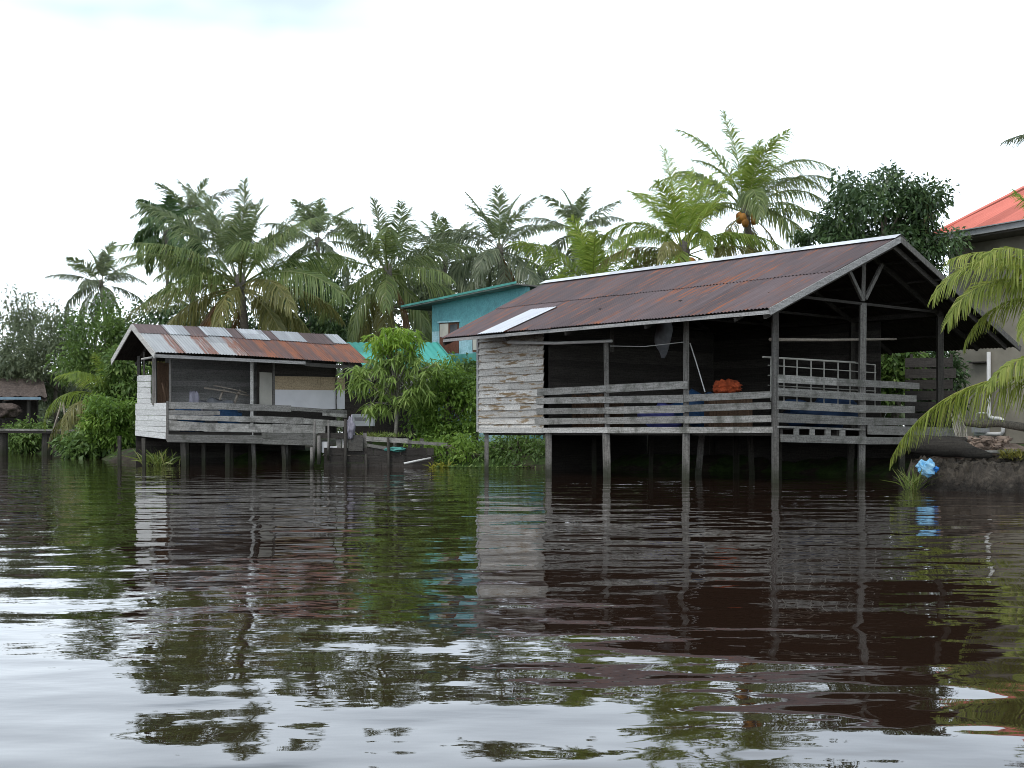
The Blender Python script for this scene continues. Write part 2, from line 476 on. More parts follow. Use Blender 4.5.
def grass(rg, cen, rad, n, h, w=0.02, spread=0.5):
    c = np.asarray(cen, float) + np.concatenate([rg.normal(size=(n, 2)) * rad * 0.5, np.zeros((n, 1))], 1)
    ax = np.concatenate([rg.normal(size=(n, 2)) * spread, np.ones((n, 1))], 1)
    ln = h * rg.uniform(0.5, 1.2, n)
    V, Fc = leaves(rg, c, ax, ln, np.full(n, w), 0.35)
    return V, Fc, np.repeat(rg.random(n), 2)
SKYX, SKYY = 5.35, 3.3
EXPO = 0.5
WA, WB, WC = .036, .005, .0015
# ------------------------------------------------------------------ materials of this place
M = {}
M['grey_wood'] = wood('grey_wood', (.30, .29, .27), (.14, .135, .12), 'h', mould=(.085, .085, .07), spread=.8)
M['grey_post'] = wood('grey_post', (.20, .19, .175), (.085, .08, .073), 'v', wet_and_shade=True, spread=.7)
M['pale_wood'] = wood('pale_wood', (.46, .45, .42), (.26, .25, .235), 'h')
M['trim_wood'] = wood('trim_wood', (.40, .395, .385), (.22, .215, .21), 'h')
M['white_boards'] = wood('white_boards', (.63, .60, .55), (.42, .40, .365), 'h', patch=(.25, .175, .10), patch_amt=0.525, spread=0.35)
M['white_boards_hut'] = wood('white_boards_hut', (.62, .62, .60), (.42, .42, .41), 'h', patch=(.28, .27, .25), patch_amt=0.62, spread=0.25)
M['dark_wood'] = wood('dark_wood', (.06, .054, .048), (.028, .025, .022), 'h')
M['dark_post'] = wood('dark_post', (.07, .065, .055), (.03, .027, .024), 'v', wet_and_shade=True)
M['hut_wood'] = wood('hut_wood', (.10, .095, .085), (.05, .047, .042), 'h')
M['brown_wood'] = wood('brown_wood', (.13, .08, .05), (.06, .038, .025), 'v')
M['hut_rail'] = wood('hut_rail', (.40, .385, .355), (.20, .19, .175), 'h', mould=(.13, .125, .11), spread=.7)
M['hut_back'] = wood('hut_back', (.31, .30, .285), (.18, .175, .165), 'h')
M['plywood'] = wood('plywood', (.50, .39, .26), (.36, .28, .18), 'h', spread=0.2)
M['white_sheet'] = plain('white_sheet', (.70, .69, .71), .6, .08, 1.5)
M['pale_door'] = plain('pale_door', (.44, .42, .37), .7, .15, 2)
M['shed_roof'] = roof_mat('shed_roof', (.130, .096, .097), (.078, .056, .057), (.36, .12, .05), 0.665, 0.765)
M['zinc_new'] = roof_mat('zinc_new', (.56, .58, .61), (.42, .44, .47), (.3, .12, .06), 1.2, 1.3, rough=.5)
M['zinc_patch'] = roof_mat('zinc_patch', (.42, .44, .46), (.29, .305, .32), (.26, .12, .07), .86, .98, rough=.5)
M['zinc_cap'] = roof_mat('zinc_cap', (.62, .64, .66), (.48, .50, .52), (.3, .12, .06), 1.0, 1.15, rough=.5)
M['zinc_old'] = roof_mat('zinc_old', (.36, .37, .375), (.25, .255, .26), (.26, .10, .055), 0.85, 1.0, edge=0.84)
M['brown_old'] = roof_mat('brown_old', (.17, .105, .095), (.095, .062, .058), (.34, .125, .06), 0.60, 0.76, edge=0.84)
M['brown_short'] = roof_mat('brown_short', (.145, .105, .10), (.085, .062, .06), (.3, .11, .05), 0.8, 0.95)
M['teal_roof'] = roof_mat('teal_roof', (.09, .42, .36), (.06, .33, .28), (.1, .2, .15), 1.2, 1.3, rough=.45)
M['red_roof'] = roof_mat('red_roof', (.62, .19, .145), (.54, .155, .115), (.4, .1, .06), 1.2, 1.3, rough=.55)
M['teal_wall'] = wood('teal_wall', (.17, .40, .43), (.12, .31, .34), 'v', spread=0.15, mould=(.11, .26, .28))
M['pale_teal'] = wood('pale_teal', (.36, .56, .62), (.28, .47, .53), 'v', spread=0.15, mould=(.19, .34, .37))
M['teal_trim'] = plain('teal_trim', (.075, .27, .235), .6, .25)
M['shutter'] = wood('shutter', (.16, .07, .045), (.09, .04, .028), 'v', spread=0.2)
M['white_paint'] = plain('white_paint', (.62, .62, .62), .5, .1)
M['glass_dark'] = plain('glass_dark', (.03, .035, .04), .08, .1, spec=.5)
M['beige_wall'] = plain('beige_wall', (.27, .25, .205), .9, .28, .8, bump=.01)
M['gutter'] = plain('gutter', (.33, .34, .35), .5, .12)
M['soffit'] = plain('soffit', (.12, .11, .10), .8, .1)
M['pvc'] = plain('pvc', (.68, .68, .67), .4, .06)
M['mud'] = None
M['palm_trunk'] = wood('palm_trunk', (.20, .18, .15), (.10, .09, .075), 'h')
M['bark'] = wood('bark', (.17, .15, .12), (.08, .07, .055), 'v')
M['pale_bark'] = wood('pale_bark', (.30, .28, .24), (.17, .16, .135), 'v')
M['coconut'] = plain('coconut', (.42, .19, .04), .55, .25)
M['orange_cloth'] = plain('orange_cloth', (.40, .075, .025), .85, .5, 9, bump=.03)
M['blue_tarp'] = plain('blue_tarp', (.025, .075, .17), .6, .35, 4, bump=.02)
M['navy_tarp'] = plain('navy_tarp', (.02, .045, .10), .7, .35, 4, bump=.02)
M['iron_under_shade'] = plain('iron_under_shade', (.035, .028, .026), .8, .3, 5)  # dark colour carries the shade under the roof as well as soot
M['black_log'] = wood('black_log', (.045, .04, .034), (.018, .016, .014), 'h')
M['violet_tarp'] = plain('violet_tarp', (.09, .10, .34), .6, .3, 4, bump=.02)
M['blue_bag'] = plain('blue_bag', (.07, .30, .56), .45, .3, 7, bump=.02, c2=(.34, .55, .66))
M['grey_net'] = plain('grey_net', (.16, .165, .175), .9, .25, 6, bump=.01)
M['grey_tarp'] = plain('grey_tarp', (.24, .23, .27), .7, .25, 4, bump=.03)
M['wire'] = plain('wire', (.36, .35, .31), .5, .2)
M['rope'] = plain('rope', (.62, .62, .60), .8, .1)
M['stick'] = wood('stick', (.34, .30, .25), (.2, .17, .14), 'h')
M['brown_tarp'] = plain('brown_tarp', (.12, .085, .07), .8, .3, 3)
M['brick'] = plain('brick', (.24, .18, .145), .9, .4, 4)
M['thatch'] = plain('thatch', (.085, .065, .055), .95, .5, 9, bump=.04)
M['moss'] = leaf_mat('moss', (.10, .11, .02), (.22, .20, .04), .2)

PY = leaf_mat('palm_young', (.11, .18, .03), (.24, .33, .06), .5, (.30, .34, .08))
PM = leaf_mat('palm_mature', (.090, .14, .042), (.205, .27, .085), .45, (.31, .33, .14), .38, .5)
PO = leaf_mat('palm_old', (.13, .14, .04), (.27, .265, .085), .45, (.38, .34, .14), .4, .5)
PD = leaf_mat('palm_dead', (.17, .085, .032), (.30, .16, .06), .2, (.34, .22, .10))
GM = leaf_mat('palm_hazed', (.085, .115, .065), (.18, .215, .12), .42, (.28, .31, .19), .38, .5)  # far palms: haze and glare put into a lighter, greyer leaf colour
GY = leaf_mat('palm_hazed_young', (.095, .14, .06), (.20, .255, .11), .45, (.30, .34, .17), .38, .5)
AM = leaf_mat('areca', (.04, .085, .034), (.10, .165, .06), .36, (.15, .21, .08))
BY = leaf_mat('palm_bright', (.14, .23, .03), (.31, .41, .07), .5, (.46, .48, .13))
BO = leaf_mat('palm_bright_old', (.16, .22, .04), (.34, .40, .09), .5, (.48, .48, .15))
NEARG = (BY, PY, PO, PD); BRIGHT = (BY, PY, PO, PD); FARG = (GY, GM, GM, PD); BIGG = (GY, PM, PO, PD); ARECA = (AM, AM, AM, AM)
L_dark = leaf_mat('leaf_dark', (.022, .05, .018), (.08, .14, .048), .28, (.15, .22, .08), rough=.4, spec=.45)
L_mid = leaf_mat('leaf_mid', (.050, .10, .024), (.15, .24, .058), .34, (.27, .35, .11))
L_bright = leaf_mat('leaf_bright', (.12, .22, .025), (.27, .42, .06), .48, (.40, .50, .11))
L_lance = leaf_mat('leaf_lance', (.11, .20, .04), (.27, .38, .10), .42, (.40, .48, .18))
L_bush = leaf_mat('leaf_bush', (.075, .15, .025), (.21, .34, .06), .38, (.34, .44, .11))
L_airy = leaf_mat('leaf_airy', (.065, .09, .048), (.16, .195, .105), .38, (.19, .22, .12))
L_grass = leaf_mat('leaf_grass', (.08, .13, .025), (.20, .26, .06), .35, (.36, .36, .15))
L_yellow = leaf_mat('leaf_yellow', (.15, .18, .02), (.30, .30, .04), .4)

# ------------------------------------------------------------------ sky and sun
w = bpy.data.worlds.new('World'); SC.world = w; w.use_nodes = True
nt = w.node_tree
for n_ in list(nt.nodes): nt.nodes.remove(n_)
out = nt.nodes.new('ShaderNodeOutputWorld'); bg = nt.nodes.new('ShaderNodeBackground')
SUN_EL, SUN_AZ = R(58), R(-150)       # azimuth measured clockwise from +Y
sky = nt.nodes.new('ShaderNodeTexSky'); sky.sky_type = 'NISHITA'; sky.sun_disc = False
sky.sun_elevation = SUN_EL; sky.sun_rotation = SUN_AZ; sky.dust_density = 3.0; sky.air_density = 1.0
tc = nt.nodes.new('ShaderNodeTexCoord').outputs['Generated']
sep = nt.nodes.new('ShaderNodeSeparateXYZ'); nt.links.new(tc, sep.inputs[0])
z = sep.outputs[2]
# cloud layer seen at an angle: direction divided by height
zz = math_(nt, 'ADD', math_(nt, 'MAXIMUM', z, 0.0), 0.12)
dv = nt.nodes.new('ShaderNodeVectorMath'); dv.operation = 'DIVIDE'
cb = nt.nodes.new('ShaderNodeCombineXYZ')
for i_ in range(3): nt.links.new(zz, cb.inputs[i_])
nt.links.new(tc, dv.inputs[0]); nt.links.new(cb.outputs[0], dv.inputs[1])
c1 = noise_(nt, mapped(nt, dv.outputs[0], (.55, .55, .0), (SKYX, SKYY, 0)), 1.0, 5, .55)
base_c = ramp(nt, z, [(0.0, (15.5, 16.4, 17.4)), (0.16, (15.6, 17.4, 19.2)), (0.265, (13.6, 15.4, 17.4)), (0.33, (11.5, 12.2, 13.2)), (0.5, (10.5, 11.2, 12.2)), (1.0, (10.0, 10.6, 11.8))])
shade = ramp(nt, c1, [(0.42, (.46, .515, .545)), (0.58, (1, 1, 1))])
hi = ramp(nt, z, [(0.25, (0, 0, 0)), (0.30, (1, 1, 1))])
cloud = mix(nt, hi, base_c, mix(nt, 1.0, base_c, shade, 'MULTIPLY'))
skymix = mix(nt, 0.88, sky.outputs[0], cloud)
nt.links.new(skymix, bg.inputs[0]); bg.inputs[1].default_value = 0.1
nt.links.new(bg.outputs[0], out.inputs[0])

sl = bpy.data.lights.new('sun', 'SUN'); sl.energy = 1.1; sl.angle = R(16); sl.color = (1, .96, .9)
so = bpy.data.objects.new('sun', sl); COL.objects.link(so)
d_ = Vector((math.sin(SUN_AZ) * math.cos(SUN_EL), math.cos(SUN_AZ) * math.cos(SUN_EL), math.sin(SUN_EL)))
so.rotation_euler = d_.to_track_quat('Z', 'Y').to_euler(); so.location = d_ * 60

cam = bpy.data.cameras.new('camera'); co = bpy.data.objects.new('camera', cam); COL.objects.link(co)
co.location = (0, 0, H); co.rotation_euler = (R(90), 0, 0)
cam.sensor_width = 36; cam.lens = 36 * F / 1024; cam.shift_y = (HZ - 384) / 1024; cam.clip_end = 5000; cam.clip_start = .1
SC.camera = co
SC.view_settings.view_transform = 'Standard'; SC.view_settings.look = 'None'; SC.view_settings.exposure = EXPO; SC.view_settings.gamma = 1
SC.view_settings.use_curve_mapping = False
try:
    SC.cycles.max_bounces = 6; SC.cycles.transparent_max_bounces = 6; SC.cycles.diffuse_bounces = 3; SC.cycles.use_denoising = True
    SC.cycles.pixel_filter_type = 'BLACKMAN_HARRIS'; SC.cycles.filter_width = 0.95; SC.cycles.caustics_reflective = False; SC.cycles.caustics_refractive = False
except Exception: pass

# ------------------------------------------------------------------ water
m, nt, out = new_mat('river_water')
tc = nt.nodes.new('ShaderNodeTexCoord').outputs['Object']
nA = noise_(nt, mapped(nt, tc, (.62, .95, 1)), 1.0, 2, .45)          # slow swell
nB = noise_(nt, mapped(nt, tc, (1.3, 2.1, 1), (5, 9, 0)), 1.0, 2, .5)      # ripples
nC = noise_(nt, mapped(nt, tc, (4.5, 8.0, 1), (2, 3, 0)), 1.0, 2, .5)
gust = ramp(nt, noise_(nt, mapped(nt, tc, (.05, .16, 1), (7.3, 1.2, 0)), 1.0, 2, .5), [(.38, (.25, .25, .25)), (.62, (1, 1, 1))])
hA = math_(nt, 'MULTIPLY', nA, WA)
hB = math_(nt, 'MULTIPLY', nB, WB)
hC = math_(nt, 'MULTIPLY', math_(nt, 'MULTIPLY', nC, WC), gust)
hgt = math_(nt, 'ADD', hA, math_(nt, 'ADD', hB, hC))
p = principled(nt, out, (.021, .0115, .0075), .015, hgt, 1.0, .5)
p.inputs['IOR'].default_value = 1.33
mb = MB(); mb.add([(-1500, -60, 0), (1500, -60, 0), (1500, 1500, 0), (-1500, 1500, 0)], [(0, 1, 2, 3)])
obj('river_water', mb, m, kind='structure')

# ------------------------------------------------------------------ land: one sheet to the horizon, with the river bed cut into it
LAND = np.array([(-1500, 420), (-300, 200), (-60, 98), (-28, 70), (-18.5, 57), (-15.0, 47.5), (-12, 45.6), (-6.2, 43.6), (-5.4, 40.3), (-2.2, 39.9), (-.5, 39.2), (3, 37.2),
                 (7, 34.5), (9.2, 30.5), (8.6, 26.2), (7.9, 23.6), (9.6, 22.4), (14, 21.6), (30, 19), (300, -40), (1500, -50), (1500, 1500), (-1500, 1500)], float)
def sdf(X, Y, poly):
    d = np.full(X.shape, 1e9); ins = np.zeros(X.shape, bool)
    n = len(poly)
    for i in range(n):
        a = poly[i]; b = poly[(i + 1) % n]
        e = b - a; t = (((X - a[0]) * e[0] + (Y - a[1]) * e[1]) / (e @ e)).clip(0, 1)
        d = np.minimum(d, np.hypot(X - a[0] - t * e[0], Y - a[1] - t * e[1]))
        c = ((a[1] > Y) != (b[1] > Y)) & (X < (b[0] - a[0]) * (Y - a[1]) / (b[1] - a[1] + 1e-12) + a[0])
        ins ^= c
    return np.where(ins, d, -d)
def sm(x): x = np.clip(x, 0, 1); return x * x * (3 - 2 * x)
def fbm(X, Y, sc, oct_=4, seed=0.0):
    o = np.empty(X.size); xs = X.ravel(); ys = Y.ravel()
    for i in range(X.size): o[i] = mnoise.fractal(Vector((xs[i] * sc + seed, ys[i] * sc, seed)), 0.9, 2.1, oct_)
    return o.reshape(X.shape)
def terrain(X, Y):
    d = sdf(X, Y, LAND)
    return np.where(d > 0, .42 * sm(d / .9) + .35 * sm((d - 1) / 9), -1.1 * sm(-d / 1.2))
def grid_mesh(xs, ys, zf):
    X, Y = np.meshgrid(xs, ys)
    Z = zf(X, Y); V = np.stack([X, Y, Z], -1).reshape(-1, 3)
    nx = len(xs); I, J = np.meshgrid(np.arange(nx - 1), np.arange(len(ys) - 1)); a = (J * nx + I).ravel()
    return V, np.stack([a, a + 1, a + nx + 1, a + nx], 1), np.full(len(a), .5)
m, nt, out = new_mat('ground')
tc = nt.nodes.new('ShaderNodeTexCoord').outputs['Object']
g1 = noise_(nt, tc, .8, 8, .65); g2 = noise_(nt, tc, 4, 6, .6)
soil = ramp(nt, g2, [(.3, (.022, .018, .013)), (.7, (.055, .045, .033))])
green = ramp(nt, g2, [(.3, (.018, .034, .009)), (.7, (.05, .085, .02))])
principled(nt, out, mix(nt, ramp(nt, g1, [(.45, (0, 0, 0)), (.55, (1, 1, 1))]), soil, green), .95, g2, .05, .15)
M['ground'] = m
far = lambda a, b, k: np.geomspace(a, b, k)
xs = np.concatenate([-far(40, 1500, 14)[::-1], np.arange(-39, 39.5, .5), far(40, 1500, 14)])
ys = np.concatenate([[-60, -20, 0, 10], np.arange(17, 80, .5), far(80, 1500, 16)])
obj('ground', grid_mesh(xs, ys, lambda X, Y: terrain(X, Y) + .05 * (fbm(X, Y, .9) if True else 0)), m, kind='structure', smooth=True)

m, nt, out = new_mat('mud')
tc = nt.nodes.new('ShaderNodeTexCoord').outputs['Object']
g1 = noise_(nt, tc, 2.2, 8, .65); g2 = noise_(nt, tc, 11, 6, .65)
cm = ramp(nt, g1, [(.3, (.035, .029, .022)), (.52, (.085, .07, .054)), (.70, (.18, .155, .122))])
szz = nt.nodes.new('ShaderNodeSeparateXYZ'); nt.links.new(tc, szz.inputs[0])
wet_and_shade = ramp(nt, math_(nt, 'MULTIPLY_ADD', g2, .22, szz.outputs[2]), [(.18, (.30, .29, .28)), (.36, (1, 1, 1))])  # wet foot of the bank, with overhang shade darkened into its colour
cm = mix(nt, 1.0, cm, wet_and_shade, 'MULTIPLY')
principled(nt, out, mix(nt, .5, cm, ramp(nt, g2, [(.38, (.15, .15, .15)), (.62, (1.2, 1.2, 1.2))]), 'MULTIPLY'), .8, math_(nt, 'ADD', g2, g1), .16, .3)
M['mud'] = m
MUD = np.array([(8.9, 29.5), (8.3, 26.2), (7.55, 23.7), (8.2, 22.6), (9.6, 22.05), (11.2, 21.7), (14, 21.1), (17.5, 20.6), (17.5, 30)], float)
def mudz(X, Y):
    wob = fbm(X, Y, 1.1, 3, 4.0) * .22 + fbm(X, Y, 3.5, 3, 9.0) * .10
    d = sdf(X, Y, MUD) + wob
    return np.where(d > 0, .50 * sm(d / .45 + .12) + .16 * sm((d - .5) / 2.5), .05 - .9 * sm(-d / .8)) + np.where(d > -.3, 1, 0) * (fbm(X, Y, 5.5, 4, 2.0) * .07 + fbm(X, Y, 1.7, 2, 6.0) * .09 - .26 * np.exp(-(fbm(X, Y, 2.6, 3, 13.0) / .13) ** 2) - .15 * np.exp(-(fbm(X, Y, 5.2, 2, 21.0) / .12) ** 2))
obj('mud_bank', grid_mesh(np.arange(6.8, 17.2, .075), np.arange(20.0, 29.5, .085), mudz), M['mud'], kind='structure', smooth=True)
# ------------------------------------------------------------------ the big open boathouse on stilts
rg = np.random.default_rng(5)
rr_ = lambda: float(rg.random())
O = (5.55, 27.0); U = np.array([-.660, .752, 0]) / math.hypot(.660, .752); Vv = np.array([.752, .660, 0]) / math.hypot(.660, .752)
def SW(s, t, z): 
    p = np.array([O[0], O[1], 0]) + U * s + Vv * t; return np.array([p[0], p[1], z])
PF = Plane(O, U); PG = Plane(O, Vv)
RZ, EZ = 5.41, 3.53; SLOPE = (RZ - EZ) / 4.67
def roofz(t): return RZ - abs(t - 3.3) * SLOPE
sh = thing('boathouse', 'large open sided timber boathouse on stilts under a rusty brown corrugated roof', 'boathouse', SW(4, 3, 0))
up_ = np.array([0, 0, .014])
lo_ = sheet(SW(-.91, -1.37, EZ), SW(9.65, -1.37, EZ), SW(10.17, 1.08, roofz(1.08)), SW(-.91, 1.08, roofz(1.08)), .095, .012, 6, .03, 3)
obj('roof', lo_, M['shed_roof'], sh, label='lower course of rusty roof sheets', smooth=True, under=M['iron_under_shade'])
obj('roof', sheet(SW(-.91, .92, roofz(.92)) + up_, SW(10.12, .92, roofz(.92)) + up_, SW(10.65, 3.3, RZ) + up_, SW(-.91, 3.3, RZ) + up_, .095, .012, 6, .03, 9, v0=2.53), M['shed_roof'], sh, label='upper course of rusty roof sheets', smooth=True, under=M['iron_under_shade'])
obj('roof', sheet(SW(-.91, 8.75, roofz(8.75)), SW(10.3, 8.75, roofz(8.75)), SW(10.65, 3.3, RZ - .002), SW(-.91, 3.3, RZ - .002), .095, .012, 6, .02, 4), M['shed_roof'], sh, label='rear slope of the rusty roof', smooth=True, under=M['iron_under_shade'])
lift = np.array([0, 0, .028])
obj('roof_sheet', sheet(SW(7.1, -1.42, EZ - .02) + lift, SW(8.12, -1.42, EZ - .02) + lift, SW(8.15, .42, roofz(.42)) + lift, SW(7.1, .40, roofz(.40)) + lift, .095, .012, 4), M['zinc_new'], sh, label='pale new zinc sheet let into the rusty roof', smooth=True)
mb = MB()
for k, (a, b) in enumerate(((-.95, 2.6), (2.5, 6.3), (6.2, 10.7))):
    for sg in (-1, 1):
        q = [SW(a, 3.3, RZ + .07 + .004 * k), SW(b, 3.3, RZ + .07 + .004 * k), SW(b, 3.3 + sg * .25, RZ + .055 - .1 + .004 * k), SW(a, 3.3 + sg * .25, RZ + .055 - .1 + .004 * k)]
        mb.add(q, [(0, 1, 2, 3)], .5, [(a, 0), (b, 0), (b, .3), (a, .3)])
obj('ridge_cap', mb, M['zinc_cap'], sh)
for t_end, nm in ((-1.40, 'l'), (8.75, 'r')):
    mb = MB(); zr = roofz(t_end)
    mb.beam(SW(-.93, t_end, zr - .06), SW(-.93, 3.3, RZ - .05), .03, .135, (0, 0, 1), .4)
    obj('barge_board', mb, M['trim_wood'] if nm == 'l' else M['grey_post'], sh)
mb = MB()
mb.beam(SW(-.9, -1.33, EZ - .075), SW(4.4, -1.33, EZ - .07), .03, .075, (0, 0, 1), .5); mb.beam(SW(4.4, -1.33, EZ - .07), SW(9.6, -1.33, EZ - .075), .03, .075, (0, 0, 1), .3)
obj('fascia_board', mb, M['trim_wood'], sh)
for s in (-.75, 0.0, 2.49, 5.02, 7.2, 9.6):
    mb = MB()
    for sg, te in ((-1, -1.3), (1, 8.4)):
        mb.beam(SW(s + .03, te, roofz(te) - .17), SW(s + .03, 3.3, RZ - .17), .06, .12, (0, 0, 1), rr_())
    obj('rafter', mb, M['dark_wood'], sh)
mb = MB()
for t in (-1.2, -.3, .6, 1.5, 2.4, 4.2, 5.1, 6.0, 6.9, 7.8):
    mb.beam(SW(-.88, t, roofz(t) - .075), SW(9.7, t, roofz(t) - .075), .05, .05, (0, 0, 1), rr_())
obj('purlins', mb, M['dark_wood'], sh, label='row of purlins under the roof sheets')
for s in (0.0, 2.49, 5.02, 7.2):
    mb = MB(); mb.beam(SW(s, -.2, 4.0 - (.0 if s else .02)), SW(s, 6.8, 4.0), .05, .06, (0, 0, 1), .2); obj('tie_beam', mb, M['dark_wood'], sh)
mb = MB(); mb.beam(SW(-.1, .11, 3.97), SW(9.7, .11, 3.97), .09, .12, (0, 0, 1), .5); mb.beam(SW(-.1, 6.5, 3.97), SW(9.7, 6.5, 3.97), .09, .12, (0, 0, 1), .5)
obj('wall_plate', mb, M['dark_wood'], sh)
# gable struts
mb = MB(); mb.beam(SW(0, 3.24, 4.05), SW(0, 3.3, RZ - .2), .07, .09, (1, 0, 0), .5); obj('king_post', mb, M['grey_post'], sh)
for dt in (-.75, .75):
    mb = MB(); mb.beam(SW(-.02, 3.24 + dt * .08, 4.1), SW(-.02, 3.24 + dt, roofz(3.24 + dt) - .18), .06, .09, (0, 0, 1), .5); obj('brace', mb, M['grey_post'], sh)
# posts that run from the river bed to the plate
def post(s, t, z0, z1, wd, mat, tone=.5, lean=0.0, name='post'):
    mb = MB(); mb.beam(SW(s + lean, t, z0), SW(s, t, z1), wd, wd, (1, 0, 0), tone); obj(name, mb, mat, sh)
post(0, 0, -.9, 3.98, .13, M['grey_post'], .15)
post(0, 3.24, -.9, 4.0, .14, M['grey_post'], .8, .05)
post(0, 6.55, -.6, 4.0, .14, M['dark_post'], .6)
post(2.49, .03, -.9, 1.12, .15, M['grey_post'], .7, .03); post(2.49, .03, 1.1, 3.98, .12, M['grey_post'], .6)
post(5.02, .03, -.9, 1.12, .17, M['grey_post'], .8, -.06); post(5.02, .03, 1.12, 3.25, .11, M['grey_post'], .8, -.04)
post(4.98, .2, 3.0, 3.95, .09, M['dark_post'], .6)
post(7.05, .03, -.9, 1.1, .15, M['grey_post'], .8)
post(9.5, .05, -.9, 1.1, .11, M['grey_post'], .6)
for s, t, wd, ln in ((7.2, 2.2, .08, 0), (6.6, 3.4, .1, .1), (4.2, 2.6, .14, 0.2), (3.5, 3.6, .12, -.1), (4.9, 4.8, .15, 0), (2.4, 3.3, .14, 0), (1.2, 4.6, .14, .1), (8.6, 3.2, .12, 0), (0.1, 5.0, .13, 0)):
    post(s, t, -.6, 1.08, wd, M['dark_post'] if s != 4.2 else M['grey_post'], rr_(), ln, 'stilt')
for s in (2.49, 5.02, 7.2, 9.6): post(s, 6.55, -.3, 4.0, .12, M['dark_post'], .4)
# floor
mb = MB()
for k in range(44):
    s0 = -.02 + k * .222
    mb.slab_ = None
    q0, q1 = s0, s0 + .205; zt = 1.155 + rr_() * .008
    mb.hexa([SW(q0, .06, zt - .03), SW(q1, .06, zt - .03), SW(q1, 6.6, zt - .03), SW(q0, 6.6, zt - .03), SW(q0, .06, zt), SW(q1, .06, zt), SW(q1, 6.6, zt), SW(q0, 6.6, zt)][::1], rr_())
obj('deck', mb, M['dark_wood'], sh)
mb = MB()
for t in (.16, 2.2, 4.4, 6.4): mb.beam(SW(-.05, t, 1.06), SW(9.7, t, 1.06), .09, .13, (0, 0, 1), .5)
obj('floor_joist', mb, M['dark_wood'], sh)
# front rails, read off the photograph
z6 = lambda x, y: (460 + x / 3.413, 340 + y / 3.413)
def rails(plane, rows, mat, name='rail', conv=z6, t0=.06, t1=.095):
    for (x0, a0, b0, x1, a1, b1, tone) in rows:
        p0, p1 = conv(x0, a0), conv(x1, a1); c0, c1 = conv(x0, b0), conv(x1, b1)
        mb = MB(); plane.board(mb, p0[0], p0[1], c0[1], p1[0], p1[1], c1[1], t0, t1, tone); obj(name, mb, mat, sh)
rails(PF, [(272, 166, 190, 512, 155, 178, .7), (509, 153, 180, 785, 140, 166, .75), (268, 198, 219, 506, 193, 215, .9), (508, 193, 216, 772, 187, 214, .6),
           (270, 233, 254, 507, 231, 251, .5), (506, 229, 252, 774, 222, 249, .7), (264, 267, 289, 512, 265, 285, .65), (510, 264, 287, 776, 259, 284, .55),
           (774, 187, 211, 1072, 175, 198, .6), (772, 222, 246, 1070, 212, 236, .5), (774, 261, 285, 1071, 257, 280, .75),
           (512, 298, 318, 774, 297, 318, .95), (774, 297, 318, 1076, 296, 317, .8)], M['grey_wood'])
rails(PF, [(73, 298, 317, 292, 299, 318, .9), (288, 300, 317, 512, 298, 317, .7)], M['pale_wood'], 'floor_beam')
z8 = lambda x, y: (724 + x / 3.413, 340 + y / 3.413)
rails(PG, [(173, 118, 146, 372, 130, 156, .8), (372, 131, 156, 655, 147, 168, .35), (174, 163, 190, 470, 181, 207, .5), (470, 181, 206, 645, 190, 212, .4),
           (172, 207, 236, 472, 223, 249, .6), (472, 223, 248, 640, 226, 250, .35), (173, 250, 281, 470, 263, 291, .3), (470, 264, 290, 648, 268, 291, .25),
           (480, 291, 322, 780, 300, 330, .3), (182, 322, 348, 474, 329, 355, .45), (474, 331, 356, 790, 333, 355, .3)], M['grey_wood'], conv=z8)
rails(PG, [(172, 293, 300, 470, 303, 309, .6), (228, 300, 326, 244, 300, 326, .6), (282, 301, 327, 298, 301, 327, .7), (335, 302, 328, 352, 302, 328, .5), (385, 304, 330, 402, 304, 330, .6)], M['grey_wood'], 'floor_batten', conv=z8)
rails(PG, [(168, 60, 330, 180, 60, 330, .5)], M['grey_post'], 'rail_upright', conv=z8, t0=.02, t1=.055)
# weatherboarded room at the left end
mb = MB(); zb = 1.10
while zb < 3.98:
    hgt = rg.uniform(.155, .21)
    cut = rg.uniform(7.7, 9.3) if rg.random() < .45 else None
    for a, b in ([(7.16, cut), (cut + .006, 9.72)] if cut else [(7.16, 9.72)]):
        dz = rg.normal() * .003; tn = rr_()
        A = [PF.pt(a, zb + dz - .012, .05), PF.pt(b, zb - dz - .012, .05), PF.pt(b, zb + hgt, .012), PF.pt(a, zb + hgt, .012)]
        zb += .0; B = [PF.pt(a, zb + dz - .012, .078), PF.pt(b, zb - dz - .012, .078), PF.pt(b, zb + hgt, .026), PF.pt(a, zb + hgt, .026)]
        mb.add(A + B, [(3, 2, 1, 0), (4, 5, 6, 7), (0, 1, 5, 4), (1, 2, 6, 5), (2, 3, 7, 6), (3, 0, 4, 7)], tn)
    zb += hgt
obj('board_wall', mb, M['white_boards'], sh, label='weatherboard wall with peeling white paint')
mb = MB(); PF.slab(mb, [(9.70, 1.08), (9.775, 1.08), (9.775, 3.95), (9.70, 3.95)], .0, .075, .8); obj('corner_board', mb, M['trim_wood'], sh)
PL = Plane(SW(9.72, 0, 0)[:2], Vv); PB = Plane(SW(0, 6.6, 0)[:2], U); PI = Plane(SW(7.1, 0, 0)[:2], Vv)
